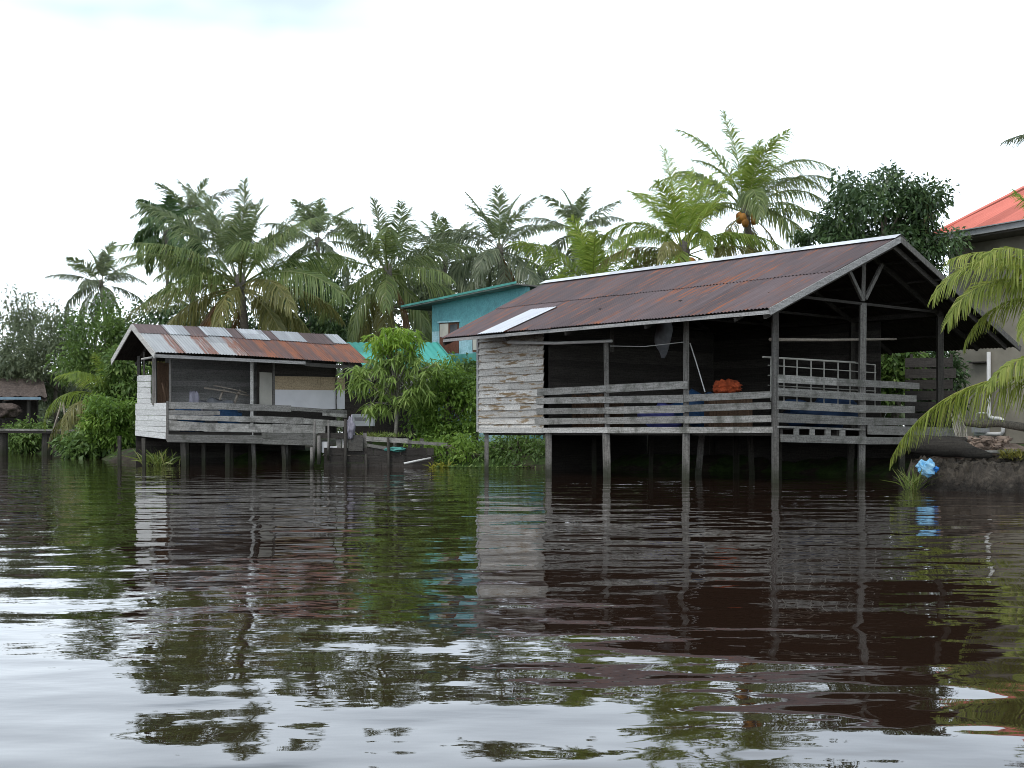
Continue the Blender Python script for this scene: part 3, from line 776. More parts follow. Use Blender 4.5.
def rows(plane, a, b, z0, ztop, mat, name, h=.2, t0=-.03, t1=0):
    mb = MB(); zz = z0
    while zz < z0 + 6:
        q = []
        # clip each board by the roof line
        aa, bb = a, b
        zt = zz + h
        if ztop is roofz:
            lim = lambda z_: (max(a, 3.3 - (RZ - .08 - z_) / SLOPE), min(b, 3.3 + (RZ - .08 - z_) / SLOPE))
            if zt > RZ - .1: break
            a0, b0 = lim(zz); a1, b1 = lim(zt)
            q = [(a0, zz), (b0, zz), (b1, zt - .01), (a1, zt - .01)]
            if b1 <= a1: break
        else:
            if zt > ztop: break
            q = [(a, zz), (b, zz), (b, zt - .01), (a, zt - .01)]
        jj = .004 * (len(mb.r) // 6 % 2); q = [(s_, z_ - (.03 if i_ < 2 else -.0)) for i_, (s_, z_) in enumerate(q)]
        plane.slab(mb, q, t0 + jj, t1 + jj, rr_()); zz = zt
    obj(name, mb, mat, sh)
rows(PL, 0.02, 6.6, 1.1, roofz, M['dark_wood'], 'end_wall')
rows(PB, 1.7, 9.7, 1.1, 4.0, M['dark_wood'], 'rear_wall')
mb = MB(); PB.slab(mb, [(-.05, -.3), (9.7, -.3), (9.7, 1.0), (-.05, 1.0)], -.05, -.02, .4); obj('rear_light_block', mb, M['dark_wood'], sh)  # added dark panel under the rear wall, keeps sky light from below floor
mb = MB(); PL.slab(mb, [(2.5, -.3), (6.6, -.3), (6.6, 1.0), (2.5, 1.0)], -.05, -.02, .4); obj('end_light_block', mb, M['dark_wood'], sh)  # added likewise at the left end to darken the space under the floor
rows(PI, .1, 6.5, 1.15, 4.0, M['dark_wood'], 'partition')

# things in and around the boathouse
def pix_at(px, py, s=None, t=None):
    """point on the plane s = const or t = const of the boathouse"""
    pl = Plane(SW(s, 0, 0)[:2], Vv) if s is not None else Plane(SW(0, t, 0)[:2], U)
    return pl.px(px, py)
mb = MB(); mb.tube([pix_at(508, 342, t=-.5), pix_at(555, 343.2, t=-.35), pix_at(612, 341, t=-.1)], [.045, .04, .035], 7)
obj('pole', mb, M['rope'], label='white pole hung under the eave above the left railing', cat='pole', smooth=True)
mb = MB(); mb.tube([pix_at(770, 339.5, s=.35), pix_at(830, 340, s=.4), pix_at(896, 339, s=.5)], [.04, .035, .03], 6)
obj('pole', mb, M['stick'], label='brown bamboo pole slung level inside the gable end', cat='pole', smooth=True)
mb = MB(); mb.tube([pix_at(690, 343, t=.3), pix_at(697, 365, t=.35), pix_at(705, 392, t=.4)], .013, 5)
obj('rope', mb, M['rope'], label='thin white rope hanging down beside the second front post', cat='rope')
mb = MB(); mb.tube([pix_at(610, 346, t=-.02), pix_at(645, 346.5, t=-.02), pix_at(684, 342, t=-.02)], .008, 4)
obj('clothes_line', mb, M['rope'], label='thin pale line tied between two front posts', cat='line')
a = pix_at(664, 322, t=1.0); b = pix_at(662.5, 358, t=1.0)
mb = MB(); n_ = 9
mb.tube([a + (b - a) * k / n_ + np.array([.02 * math.sin(k), 0, 0]) for k in range(n_ + 1)], [.17, .19, .2, .2, .2, .19, .16, .12, .08, .04], 12)
obj('net_bag', mb, M['grey_net'], label='grey tapering net bag hanging from the boathouse roof', cat='net bag', smooth=True)
t = thing('slatted_crate', 'brown slatted crate behind the left end of the boathouse railing', 'crate', SW(6, 1.2, 1.17))
PC = Plane(SW(0, .9, 0)[:2], U)
s0 = PC.s(571); s1 = PC.s(603); k = 0
for i in range(15):
    s = s0 + (s1 - s0) * i / 14; mb = MB(); PC.slab(mb, [(s - .035, 1.18), (s + .035, 1.18), (s + .035, 2.02 + .03 * math.sin(i)), (s - .035, 2.02)], 0, .02, rr_()); obj('slat', mb, M['brown_wood'], t)
mb = MB()
for zz in (1.25, 1.6, 1.9): PC.slab(mb, [(s0, zz), (s1, zz), (s1, zz + .06), (s0, zz + .06)], -.03, -.002, .4)
PC.slab(mb, [(s0, 1.18), (s1, 1.18), (s1, 1.95), (s0, 1.95)], -.75, -.72, .4)
mb.beam(PC.pt(s0, 1.9, -.02), PC.pt(s0, 1.9, -.74), .04, .06); mb.beam(PC.pt(s1, 1.9, -.02), PC.pt(s1, 1.9, -.74), .04, .06)
obj('crate_frame', mb, M['brown_wood'], t)
def pile(name, label, cat, c, r, seed, mat, rough=.35, fr=2.2, group=None):
    mb = MB(); mb.blob(c, r, seed, rough, 26, 16, fr); return obj(name, mb, mat, label=label, cat=cat, group=group, smooth=True)
c = pix_at(727, 387, t=1.3); pile('orange_net', 'crumpled orange net bundle heaped above the front railing', 'net', c, (.32, .28, .17), 3, M['orange_cloth'], .22, 3.2)
mb = MB(); q = SW(.0, 1.3, 0)
c2 = pix_at(728, 404, t=1.35); mb.box((c2[0] - .5, c2[1] - .35, 1.17), (c2[0] + .5, c2[1] + .35, c[2] - .18)); obj('fish_box', mb, M['brown_wood'], label='brown wooden box under the orange net bundle', cat='box')
c = pix_at(703, 396, t=1.6); c[2] = 1.6; pile('tarpaulin', 'blue tarpaulin heap left of the orange net', 'tarpaulin', c, (.55, .4, .42), 8, M['blue_tarp'], .3, 2)
c = pix_at(667, 404, t=1.3); c[2] = 1.45; pile('tarpaulin', 'violet blue tarpaulin folded low behind the middle rails', 'tarpaulin', c, (.62, .35, .32), 11, M['violet_tarp'], .25, 2)
c = pix_at(822, 402, s=1.1); c[2] = 1.50; pile('tarpaulin', 'dark blue tarpaulin heap behind the gable end rails', 'tarpaulin', c, (.85, .6, .38), 14, M['navy_tarp'], .3, 2)
# wire mesh panel leaning on the gable rail
t = thing('mesh_panel', 'rusty wire mesh panel with square openings leaning over the gable railing', 'mesh panel', SW(.3, 1.6, 1.16))
PP = Plane(SW(.25, 0, 0)[:2], Vv)
def pp(px, py): return PP.px(px, py)
f_ = lambda x: 356.5 + (x - 771) * (363 - 356.5) / 85.0
mb = MB(); mb.tube([pp(763, 357), pp(855, 362.5)], .022, 6); obj('top_bar', mb, M['wire'], t)
mb = MB()
for x in (771, 784, 797, 811, 824, 838, 850, 862, 875): mb.tube([pp(x, f_(x)), pp(x, f_(x) + 44)], .013, 4)
for dy in (9, 19, 29, 39): mb.tube([pp(768, f_(768) + dy), pp(876, f_(876) + dy * .92)], .011, 4)
mb.tube([pp(855, 363), pp(875.5, 365)], .013, 4)
obj('wire_grid', mb, M['wire'], t)

# ------------------------------------------------------------------ the small hut on the left
A2 = (-10.92, 40.5); F2 = np.array([.844, .536, 0]); F2 /= np.linalg.norm(F2); G2 = np.array([-F2[1], F2[0], 0])
def HW(s, t, z):
    p = np.array([A2[0], A2[1], 0]) + F2 * s + G2 * t; return np.array([p[0], p[1], z])
HF = Plane(A2, F2); HG = Plane(A2, G2)
hz = lambda t: 4.59 - abs(t - 1.7) * (4.59 - 3.55) / 2.45
hut = thing('stilt_hut', 'small weathered timber hut on stilts with a patchwork rusty and zinc roof', 'hut', HW(3, 1.7, 0))
sh_old, sh = sh, hut
# lower course: seven big sheets, upper course: ten short ones
ws = [0, .93, 1.98, 3.05, 3.98, 4.95, 6.0, 7.32]
sag = lambda s: -.14 * sm(np.array((s - 1.0) / 6.3))
for i in range(7):
    a, b = ws[i] - .6, ws[i + 1] - .6
    m_ = M['zinc_old'] if i < 3 else M['brown_old']
    obj('roof_sheet', sheet(HW(a, -.75 - .03 * (i % 2), 3.55 + sag(a)), HW(b + .06, -.75 - .03 * (i % 2), 3.55 + sag(b)), HW(b + .06, 1.02, hz(1.02) + sag(b) * .7 + .004 * (i % 2)), HW(a, 1.02, hz(1.02) + sag(a) * .7 + .004 * (i % 2)), .1, .011, 4, u0=0, v0=i * .7), m_, hut, label='grey zinc roof sheet with a rust streak' if i < 3 else 'rusted brown roof sheet', smooth=True, under=M['iron_under_shade'])
wu = [0, .95, 1.62, 2.2, 3.05, 3.5, 4.35, 4.75, 5.72, 6.75, 7.25]
for i in range(10):
    a, b = wu[i] - .6, wu[i + 1] - .6
    light = i % 2 == 1; k = .02 + (.012 if light else 0)
    lo = .86 - .05 * (i % 3)
    obj('roof_sheet', sheet(HW(a - .03, lo, hz(lo) + k + sag(a) * .7), HW(b + .03, lo, hz(lo) + k + sag(b) * .7), HW(b + .03, 1.72, 4.59 + k + sag(b) * .5), HW(a - .03, 1.72, 4.59 + k + sag(a) * .5), .1, .011, 2, u0=i * 1.3, v0=i * .9), M['zinc_patch'] if light else M['brown_short'], hut, label='short pale zinc patch along the ridge' if light else 'short dark brown patch along the ridge', smooth=True)
obj('roof', sheet(HW(-.6, 4.15, 3.55), HW(6.65, 4.15, 3.5), HW(6.65, 1.7, 4.5), HW(-.6, 1.7, 4.585), .1, .011, 3), M['brown_short'], hut, label='rear slope of the hut roof', smooth=True, under=M['iron_under_shade'])
for t_end in (-.78, 4.15):
    mb = MB(); mb.beam(HW(-.62, t_end, hz(t_end) - .09), HW(-.62, 1.7, 4.59 - .08), .03, .19, (0, 0, 1), .9); obj('barge_board', mb, M['pale_wood'], hut)
mb = MB(); mb.beam(HW(-.6, -.72, 3.55 - .11), HW(4.4, -.72, 3.55 - .11 + sag(4.4)), .03, .10, (0, 0, 1), .35); obj('fascia_board', mb, M['trim_wood'], hut)
mb = MB(); mb.beam(HW(4.4, -.70, 3.55 - .15 + sag(4.4)), HW(6.4, -.70, 3.55 - .17 + sag(6.4)), .03, .12, (0, 0, 1), .1); obj('fascia_board', mb, M['hut_wood'], hut)
mb = MB(); mb.tube([HW(-.5, 1.0, 3.42), HW(-.42, .1, 3.44)], .035, 6); obj('gable_tie', mb, M['pale_wood'], hut)
for s in (.2, 2.0, 4.0, 6.0):
    mb = MB()
    for te in (-.7, 4.1): mb.beam(HW(s, te, hz(te) - .16 + sag(s) * .8), HW(s, 1.7, 4.36), .05, .1, (0, 0, 1), .5)
    obj('rafter', mb, M['dark_wood'], hut)
z3 = lambda x, y: (120 + x / 3.938, 310 + y / 3.938); z2 = lambda x, y: (x / 5.12, 320 + y / 5.12)
def hboards(plane, rows_, mat, name, conv, t0, t1, merge=False):
    mb = MB()
    for (x0, a0, b0, x1, a1, b1, tone) in rows_:
        p0, p1 = conv(x0, a0), conv(x1, a1); c0, c1 = conv(x0, b0), conv(x1, b1)
        plane.board(mb, p0[0], p0[1], c0[1], p1[0], p1[1], c1[1], t0, t1, tone)
        if not merge: obj(name, mb, mat, hut); mb = MB()
    if merge: obj(name, mb, mat, hut)
hboards(HG, [(698, 428, 459, 856, 424, 460, .8), (697, 461, 487, 856, 462, 488, .5), (699, 488, 514, 855, 490, 517, .9), (697, 515, 541, 856, 519, 545, .6), (698, 542, 565, 854, 547, 576, .95), (696, 566, 591, 852, 578, 610, .8),
             (706, 283, 313, 776, 281, 314, .7), (708, 315, 343, 775, 316, 345, .9), (707, 344, 372, 774, 347, 375, .6), (706, 373, 402, 776, 376, 401, .85), (707, 403, 430, 775, 402, 428, .7)], M['white_boards_hut'], 'board_wall', z2, .0, .03, True)
hboards(HF, [(188, 362, 389, 420, 366, 392, .6), (418, 367, 393, 672, 376, 401, .45), (188, 394, 412, 392, 398, 414, .35), (188, 413, 430, 520, 420, 442, .9), (515, 416, 441, 720, 424, 450, .6),
             (186, 434, 474, 330, 444, 476, .75), (328, 444, 478, 640, 452, 484, .95), (600, 448, 484, 806, 455, 487, .7), (672, 380, 396, 892, 396, 410, .3), (796, 394, 416, 892, 402, 424, .95), (716, 426, 448, 890, 438, 462, .8)], M['hut_rail'], 'rail', z3, .02, .05)
hboards(HF, [(184, 490, 520, 560, 494, 526, .3), (556, 484, 506, 766, 488, 512, .35), (560, 508, 528, 764, 512, 534, .5)], M['grey_wood'], 'floor_beam', z3, .03, .08)
hboards(HF, [(183, 478, 490, 760, 484, 494, .2)], M['dark_wood'], 'floor_edge', z3, -.1, .0)
mb = MB()
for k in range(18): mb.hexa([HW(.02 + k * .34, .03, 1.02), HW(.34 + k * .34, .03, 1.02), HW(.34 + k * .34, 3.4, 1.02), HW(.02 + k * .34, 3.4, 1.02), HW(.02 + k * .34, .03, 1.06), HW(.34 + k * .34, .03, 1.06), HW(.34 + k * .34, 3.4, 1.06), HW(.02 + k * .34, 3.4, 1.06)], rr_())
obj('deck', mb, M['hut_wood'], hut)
def hpost(plane, px, y0, y1, wd, mat, tone, px1=None, off=0.0, name='post'):
    mb = MB(); mb.beam(plane.px(px, y0, off), plane.px(px1 or px, y1, off), wd, wd, (1, 0, 0), tone); obj(name, mb, mat, hut)
hpost(HG, 154.5, 354, 405, .13, M['grey_post'], .8); hpost(HF, 170.5, 356, 404, .07, M['grey_post'], .7, off=-.02); hpost(HF, 252.5, 360, 437, .1, M['pale_wood'], .8, off=-.05)
hpost(HG, 139, 356, 376, .1, M['hut_wood'], .5); hpost(HG, 144, 352, 376, .06, M['hut_wood'], .8)
hpost(HF, 167.3, 401, 441, .07, M['grey_post'], .3, off=.03)
for px, y0, y1, w_, mt, tn, p1, of in ((149, 438, 470, .1, 'dark_post', .9, 150, -.6), (139, 436, 468, .1, 'dark_post', .5, 139, -2.2), (184, 437, 472, .16, 'dark_post', .8, 185.5, -.1), (209, 440, 470, .12, 'dark_post', .4, 209, -.5), (204, 440, 466, .1, 'dark_post', .6, 204, -1.6),
                                 (231, 440, 470, .15, 'dark_post', .5, 231, -.3), (244, 440, 468, .12, 'dark_post', .4, 245, -1.2), (254, 438, 471, .12, 'grey_post', .1, 256, -.1), (284, 438, 470, .13, 'dark_post', .8, 286, -.1), (290, 438, 468, .1, 'grey_post', .5, 290, -.3), (270, 440, 466, .12, 'dark_post', .4, 270, -1.8), (303, 440, 468, .12, 'dark_post', .5, 303, -1.2)):
    hpost(HF, px, y0, y1, w_, M[mt], tn, p1, of, 'stilt')
P26 = Plane(HW(0, 2.7, 0)[:2], F2); P06 = Plane(HW(0, .75, 0)[:2], F2); PR = Plane(HW(6.15, 0, 0)[:2], G2); P34 = Plane(HW(0, 3.38, 0)[:2], F2)
def hrows(plane, a, b, z0, z1, mat, name, h=.2):
    mb = MB(); zz = z0
    while zz < z1: jj = .004 * (len(mb.r) // 6 % 2); plane.slab(mb, [(a, zz - .03), (b, zz - .03), (b, zz + h - .008), (a, zz + h - .008)], -.03 + jj, jj, rr_()); zz += h
    obj(name, mb, mat, hut)
hrows(P26, .8, 6.15, 1.06, 3.6, M['hut_back'], 'rear_wall'); hrows(P34, 0, 6.15, -.2, .9, M['dark_wood'], 'rear_light_block'); hrows(PR, .7, 3.3, 1.06, 3.5, M['hut_wood'], 'end_wall'); hrows(P06, P06.s(257), 6.15, 2.62, 3.3, M['dark_wood'], 'front_wall', .22)  # the low boards at the rear are added to shut light out underneath
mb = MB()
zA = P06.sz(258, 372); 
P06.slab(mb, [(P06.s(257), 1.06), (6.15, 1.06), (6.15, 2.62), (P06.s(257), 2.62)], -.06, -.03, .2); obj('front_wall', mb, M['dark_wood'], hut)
def panel(x0, x1, y0, y1, mat, name, t0=-.02, t1=.01, plane=None, label=None):
    mb = MB(); (plane or P06).board(mb, x0, y0, y1, x1, y0 + .8, y1 + .5, t0, t1, .6); obj(name, mb, mat, hut, label=label)
panel(259.5, 272, 372, 407, M['pale_door'], 'door')
panel(272.3, 274.5, 362, 408, M['grey_post'], 'door_post', -.02, .04)
panel(275, 320, 376, 390, M['plywood'], 'plywood_panel'); panel(320.3, 345, 376.8, 391, M['plywood'], 'plywood_panel', -.02, .006)
panel(274.5, 344.5, 389.6, 408.5, M['white_sheet'], 'white_panel', -.01, .02, label='pale lilac white sheet across the wall')
panel(156, 169, 362, 404, M['brown_wood'], 'brown_panel', 0, .03, Plane(HW(0, 1.9, 0)[:2], F2))
# clutter on the hut's deck
PQ = Plane(HW(0, .6, 0)[:2], F2)
def hitem(px, py): return PQ.px(px, py)
c = hitem(186, 399.5); pile('tarpaulin', 'blue tarpaulin crumpled on the hut deck at its left', 'tarpaulin', (c[0] + .1, c[1], 1.50), (.42, .3, .50), 21, M['blue_tarp'], .3)
c = hitem(193, 395); pile('cloth_bundle', 'grey bundle standing beside the blue tarpaulin on the hut deck', 'bundle', (c[0], c[1] + .1, 1.7), (.22, .2, .66), 22, M['grey_tarp'], .3)
c = hitem(213, 398); pile('cloth_bundle', 'long low grey heap of nets on the hut deck', 'bundle', (c[0], c[1] + .3, 1.55), (.75, .3, .6), 23, M['grey_net'], .3)
c = hitem(226, 399); pile('tarpaulin', 'small blue tarpaulin under the sticks on the hut deck', 'tarpaulin', (c[0], c[1], 1.48), (.5, .3, .52), 24, M['blue_tarp'], .25)
for k, (a, b, r_, lb) in enumerate((((203, 388), (248, 396), .03, 'long thin stick lying slanted over the hut deck heap'), ((213, 385.5), (246, 393), .025, 'thin upper stick above the hut deck heap'), ((240, 390), (234, 404), .05, 'short thick stick leaning rightmost on the hut deck'), ((224.5, 389), (220, 400), .04, 'short stick propping the left end of the slanted sticks'), ((163, 383), (168, 403), .03, 'reddish stick leaning by the brown panel in the hut'))):
    mb = MB(); mb.tube([PQ.px(a[0], a[1], .12 - .05 * k), PQ.px((a[0] + b[0]) / 2, (a[1] + b[1]) / 2 - .6, .1 - .05 * k), PQ.px(b[0], b[1], .12 - .05 * k)], r_, 6); obj('stick', mb, M['stick'] if k < 4 else M['brown_wood'], label=lb, cat='stick', group='sticks on the hut deck', smooth=True)
sh = sh_old
# ------------------------------------------------------------------ teal house behind
TD = np.array([.66, -.752, 0]); TD /= np.linalg.norm(TD); TN = np.array([TD[1], -TD[0], 0])   # TN points to the viewer
Tw = Plane(at(432, 400, 52)[:2], TD); s1 = Tw.s(526)
th = thing('teal_house', 'teal painted wooden house with brown shutters behind the boathouse', 'house', Tw.pt(4, .7, -2))
def tz(px, py): return Tw.sz(px, py)
edge = lambda s: tz(432, 305.5)[1] + (tz(520, 287.5)[1] - tz(432, 305.5)[1]) * s / Tw.s(520)
zsplit = tz(450, 330)[1]
mb = MB(); Tw.slab(mb, [(0, zsplit), (s1, zsplit), (s1, edge(s1)), (0, edge(0))], -.2, 0, .5); obj('upper_wall', mb, M['teal_wall'], th)
mb = MB(); Tw.slab(mb, [(0, .3), (s1, .3), (s1, zsplit - .004), (0, zsplit - .004)], -.2, .0, .5); obj('lower_wall', mb, M['pale_teal'], th, label='paler blue lower wall')
mb = MB(); a, b = Tw.pt(0, 0, -.2), Tw.pt(0, 0, -6)
mb.add([Tw.pt(0, .3, -.21), Tw.pt(0, .3, -6), Tw.pt(0, edge(0), -6), Tw.pt(0, edge(0), -.21), Tw.pt(.15, .3, -.21), Tw.pt(.15, .3, -6), Tw.pt(.15, edge(0), -6), Tw.pt(.15, edge(0), -.21)], [(0, 1, 2, 3), (4, 7, 6, 5), (0, 3, 7, 4), (1, 5, 6, 2), (3, 2, 6, 7)], .5)
obj('side_wall', mb, M['teal_wall'], th)
mb = MB()
sa = Tw.s(412) ; e0, e1 = edge(sa) + .0, edge(s1 + .1)
mb.add([Tw.pt(sa, e0, .55), Tw.pt(s1 + .1, e1, .55), Tw.pt(s1 + .1, e1, -6.3), Tw.pt(sa, e0, -6.3), Tw.pt(sa, e0 + .05, .55), Tw.pt(s1 + .1, e1 + .05, .55), Tw.pt(s1 + .1, e1 + .1, -6.3), Tw.pt(sa, e0 + .1, -6.3)],
       [(3, 2, 1, 0), (4, 5, 6, 7), (0, 1, 5, 4), (1, 2, 6, 5), (2, 3, 7, 6), (3, 0, 4, 7)], .5)
obj('roof', mb, M['grey_wood'], th)
mb = MB(); mb.beam(Tw.pt(sa, e0 + .09, .57), Tw.pt(s1 + .1, e1 + .09, .57), .03, .08, (0, 0, 1), .5); obj('fascia_board', mb, M['teal_trim'], th)
def window(x0, x1, y0, y1):
    mb = MB(); Tw.board(mb, x0, y0, y1, x1, y0 - 1, y1, -.05, .03, .5); f = obj('window', mb, M['shutter'], th)
    mb = MB(); Tw.board(mb, x0 + .8, y0 + 1, y0 + 14, x0 + 9, y0 + .5, y0 + 14, .031, .045, .5); obj('shutter', mb, M['pale_door'], f, label='pale upper shutter')
    mb = MB(); Tw.board(mb, x0 + 10.5, y0 + 2, y0 + 13, x1 - 1, y0 + 1, y0 + 13, .031, .04, .5); obj('pane', mb, M['glass_dark'], f)
    mb = MB(); Tw.board(mb, x0 + 4.2, y0 + 18, y1 - 1, x0 + 4.7, y0 + 18, y1 - 1, .031, .05, .2); Tw.board(mb, x0 + 10.2, y0 + 16, y1 - .5, x0 + 10.8, y0 + 16, y1 - .5, .031, .05, .2); obj('shutter', mb, M['shutter'], f)
    mb = MB(); Tw.board(mb, x0 - 1.2, y0 - 1.4, y0, x1 + 1.2, y0 - 2.4, y0 - 1, .0, .09, .5); obj('sill', mb, M['pale_teal'], f)
window(440, 459, 323, 353); window(473, 485, 336, 352)
mb = MB(); Tw.slab(mb, [(Tw.s(452), tz(452, 366)[1]), (s1, tz(452, 366)[1]), (s1, tz(452, 357)[1]), (Tw.s(452), tz(452, 357)[1])], .02, .9, .5); obj('porch_roof', mb, M['teal_trim'], th)

# ------------------------------------------------------------------ low teal roofed lean-to between the hut and the boathouse
ls = thing('lean_to', 'low open lean-to with a bright teal sheet roof behind the small leafy tree', 'shed', at(405, 433, 48) * np.array([1, 1, 0]) + np.array([0, 0, .6]))
r0, r1, e1_, e0_ = at(343, 342.3, 50.5), at(437, 342.3, 50.5), at(456, 365, 46.3), at(362, 365, 46.3)
obj('roof', sheet(e0_, e1_, r1, r0, .22, .02, 3), M['teal_roof'], ls, smooth=True)
mb = MB(); mb.beam(e0_ + [0, 0, -.06], e1_ + [0, 0, -.06], .04, .13, (0, 0, 1), .5); mb.beam(e1_ + [0, 0, -.03], r1 + [0, 0, -.03], .05, .13, (0, 0, 1), .5); obj('fascia_board', mb, M['teal_trim'], ls)
for p_, dx in ((e0_, .3), (e1_, -.3), ((e0_ + e1_) / 2, 0)):
    mb = MB(); mb.beam((p_[0] + dx, p_[1] + .2, .4), (p_[0] + dx, p_[1] + .2, p_[2] - .05), .1, .1, (1, 0, 0), .5); obj('post', mb, M['dark_post'], ls)
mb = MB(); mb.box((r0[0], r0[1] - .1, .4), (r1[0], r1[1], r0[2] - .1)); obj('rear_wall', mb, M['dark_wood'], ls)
def cloth(name, label, cat, c00, c10, c11, c01, mat, seed, amp=.1, thick=.02):
    c00, c10, c11, c01 = [np.asarray(c, float) for c in (c00, c10, c11, c01)]
    n = 22; mb = MB(); vs = []; fs = []
    nn = np.cross(c10 - c00, c01 - c00); nn /= np.linalg.norm(nn)
    for j in range(n + 1):
        for i in range(n + 1):
            u, v = i / n, j / n; p = (c00 * (1 - u) + c10 * u) * (1 - v) + (c01 * (1 - u) + c11 * u) * v
            vs.append(p + nn * amp * (mnoise.noise(Vector((u * 5 + seed, v * 2.5, seed))) + .5 * math.sin(u * 21 + seed)) - np.array([0, 0, .12 * math.sin(u * math.pi) * v]))
    for j in range(n):
        for i in range(n): a = j * (n + 1) + i; fs.append((a, a + 1, a + n + 2, a + n + 1))
    mb.add(vs, fs); mb.add(np.array(vs) + nn * thick, [f[::-1] for f in fs])
    return obj(name, mb, mat, label=label, cat=cat, smooth=True)
cloth('tarpaulin', 'grey tarpaulin sagging under the teal lean-to roof', 'tarpaulin', at(380, 390, 46), at(440, 390, 46), at(438, 372, 46.2), at(384, 373, 46.2), M['grey_tarp'], 2)
cloth('tarpaulin', 'grey cloth hanging at the left end of the teal lean-to', 'tarpaulin', at(349, 388, 46), at(372, 388, 46), at(371, 371, 46), at(350, 370, 46), M['grey_tarp'], 5)
cloth('tarpaulin', 'bright blue tarpaulin hanging low between the hut and the lean-to', 'tarpaulin', at(349, 393, 45.5), at(370, 392.5, 45.5), at(369, 385, 45.5), at(350, 386, 45.5), M['violet_tarp'], 7, .05)
# appliance with a slot
t = thing('cabinet', 'pale grey cabinet with a dark slot lying under the lean-to', 'cabinet', at(362, 433, 44.5) * np.array([1, 1, 0]) + np.array([0, 0, .75]))
a, b = at(352, 426, 44.5), at(373, 414, 44.5)
mb = MB(); mb.box((a[0], 44.5, a[2]), (b[0], 45.1, b[2])); o_ = obj('case', mb, M['white_paint'], t)
mb = MB(); c, d = at(354.5, 420.5, 44.49), at(366, 417.5, 44.49); mb.box((c[0], 44.47, c[2]), (d[0], 44.497, d[2])); obj('slot', mb, M['glass_dark'], t)
mb = MB(); mb.box((a[0] + .05, 44.52, .55), (a[0] + .13, 44.6, a[2])); obj('leg', mb, M['dark_post'], t); mb = MB(); mb.box((b[0] - .13, 44.52, .55), (b[0] - .05, 44.6, a[2])); obj('leg', mb, M['dark_post'], t)

# ------------------------------------------------------------------ bank, stakes and scrap between the hut and the boathouse
zf = lambda x, y: (310 + x / 7.31, 400 + y / 7.31)
YF = 39.6; FB = Plane(at(380, 400, YF)[:2], (1, 0.02))
mb = MB()
for k in range(4):
    zz = -.35 + k * .24
    x0 = 324
    while x0 < 432:
        x1 = min(434, x0 + rg.uniform(25, 50)); FB.slab(mb, [(FB.s(x0), zz), (FB.s(x1) - .01, zz), (FB.s(x1) - .01, zz + .225), (FB.s(x0), zz + .225)], -.05, rg.uniform(0, .03), rr_()); x0 = x1
obj('retaining_wall', mb, M['dark_wood'], label='dark timber retaining wall along the water right of the hut', cat='retaining wall')
fn = thing('plank_fence', 'low broken plank fence along the bank beside the small leafy tree', 'fence', at(400, 433, YF + .3) * np.array([1, 1, 0]) + np.array([0, 0, .4]))
def fb(rows_, mat, name, parent, t0=0.0, t1=.04):
    for (x0, a0, b0, x1, a1, b1, tone) in rows_:
        p0, p1 = zf(x0, a0), zf(x1, a1); c0, c1 = zf(x0, b0), zf(x1, b1)
        mb = MB(); FB.board(mb, p0[0], p0[1], c0[1], p1[0], p1[1], c1[1], t0, t1, tone); obj(name, mb, mat, parent)
fb([(412, 266, 300, 720, 282, 318, .8), (716, 296, 318, 1005, 314, 338, .4), (420, 318, 340, 590, 345, 372, .3)], M['grey_wood'], 'plank', fn)
fb([(388, 240, 405, 416, 240, 405, .7), (802, 280, 420, 830, 282, 420, .3), (716, 290, 400, 742, 292, 400, .2)], M['grey_post'], 'post', fn, -.09, -.002)
STAKES = ((573, 275, 570, .09, 'dark stake standing in the water before the plank fence'), (262, 140, 560, .1, 'tall dark stake in the water at the right end of the hut railing'), (38, 150, 420, .07, 'thin upright stake below the hut railing, leftmost'), (138, 145, 400, .06, 'thin upright stake below the hut railing, middle'), (68, 260, 430, .12, 'short pale stake under the hut walkway'), (18, 345, 470, .12, 'pale stub of a post at the water under the hut walkway'), (412, 395, 560, .07, 'dark short stake at the water before the retaining wall'))
for (x, y0, y1, w_, lb) in STAKES:
    mb = MB(); a = zf(x, y0); b = zf(x + rg.uniform(-8, 8), y1 + 40); p0 = FB.px(b[0], b[1], .12); p1 = FB.px(a[0], a[1], .12)
    mb.tube([p0, (p0 + p1) / 2 + np.array([.01, 0, 0]), p1], [w_ * .55, w_ * .52, w_ * .45], 7); obj('stake', mb, M['grey_post'] if 'pale' in lb or 'thin' in lb else M['dark_post'], label=lb, cat='stake', group='stakes along the bank', smooth=True)
def fpiece(name, label, cat, x0, x1, y0, y1, mat, off, th_=.03, tone=.5, tilt=0):
    mb = MB(); a = zf(x0, y0); b = zf(x1, y1); FB.board(mb, a[0], a[1], b[1], b[0], a[1] + tilt, b[1] + tilt, off, off + th_, tone); return obj(name, mb, mat, label=label, cat=cat)
fpiece('board', 'square brown grey board propped at the left end of the plank fence', 'board', 283, 388, 256, 372, M['hut_wood'], .05, .03, .6)
fpiece('plank', 'blackish plank joining the thin stakes below the hut railing', 'plank', 60, 272, 242, 282, M['dark_wood'], .02, .04, .5)
fpiece('crate', 'small white box standing on the bank under the hut walkway', 'box', 86, 132, 305, 385, M['white_paint'], -.3, .3)
fpiece('crate', 'flat white scrap box right of the upright white box', 'box', 146, 196, 338, 372, M['white_paint'], -.25, .25)
fpiece('board', 'pale upright board by the tall dark stake', 'board', 232, 274, 262, 372, M['pale_wood'], -.06, .03, .5)
fpiece('board', 'grey upright board under the right end of the hut walkway', 'board', 190, 226, 270, 370, M['grey_wood'], -.06, .03, .4)
a = FB.px(*zf(300, 205), .05); pile('cloth_bundle', 'grey cloth bundle slumped against the right corner of the hut', 'bundle', a, (.13, .13, .36), 31, M['grey_tarp'], .35)
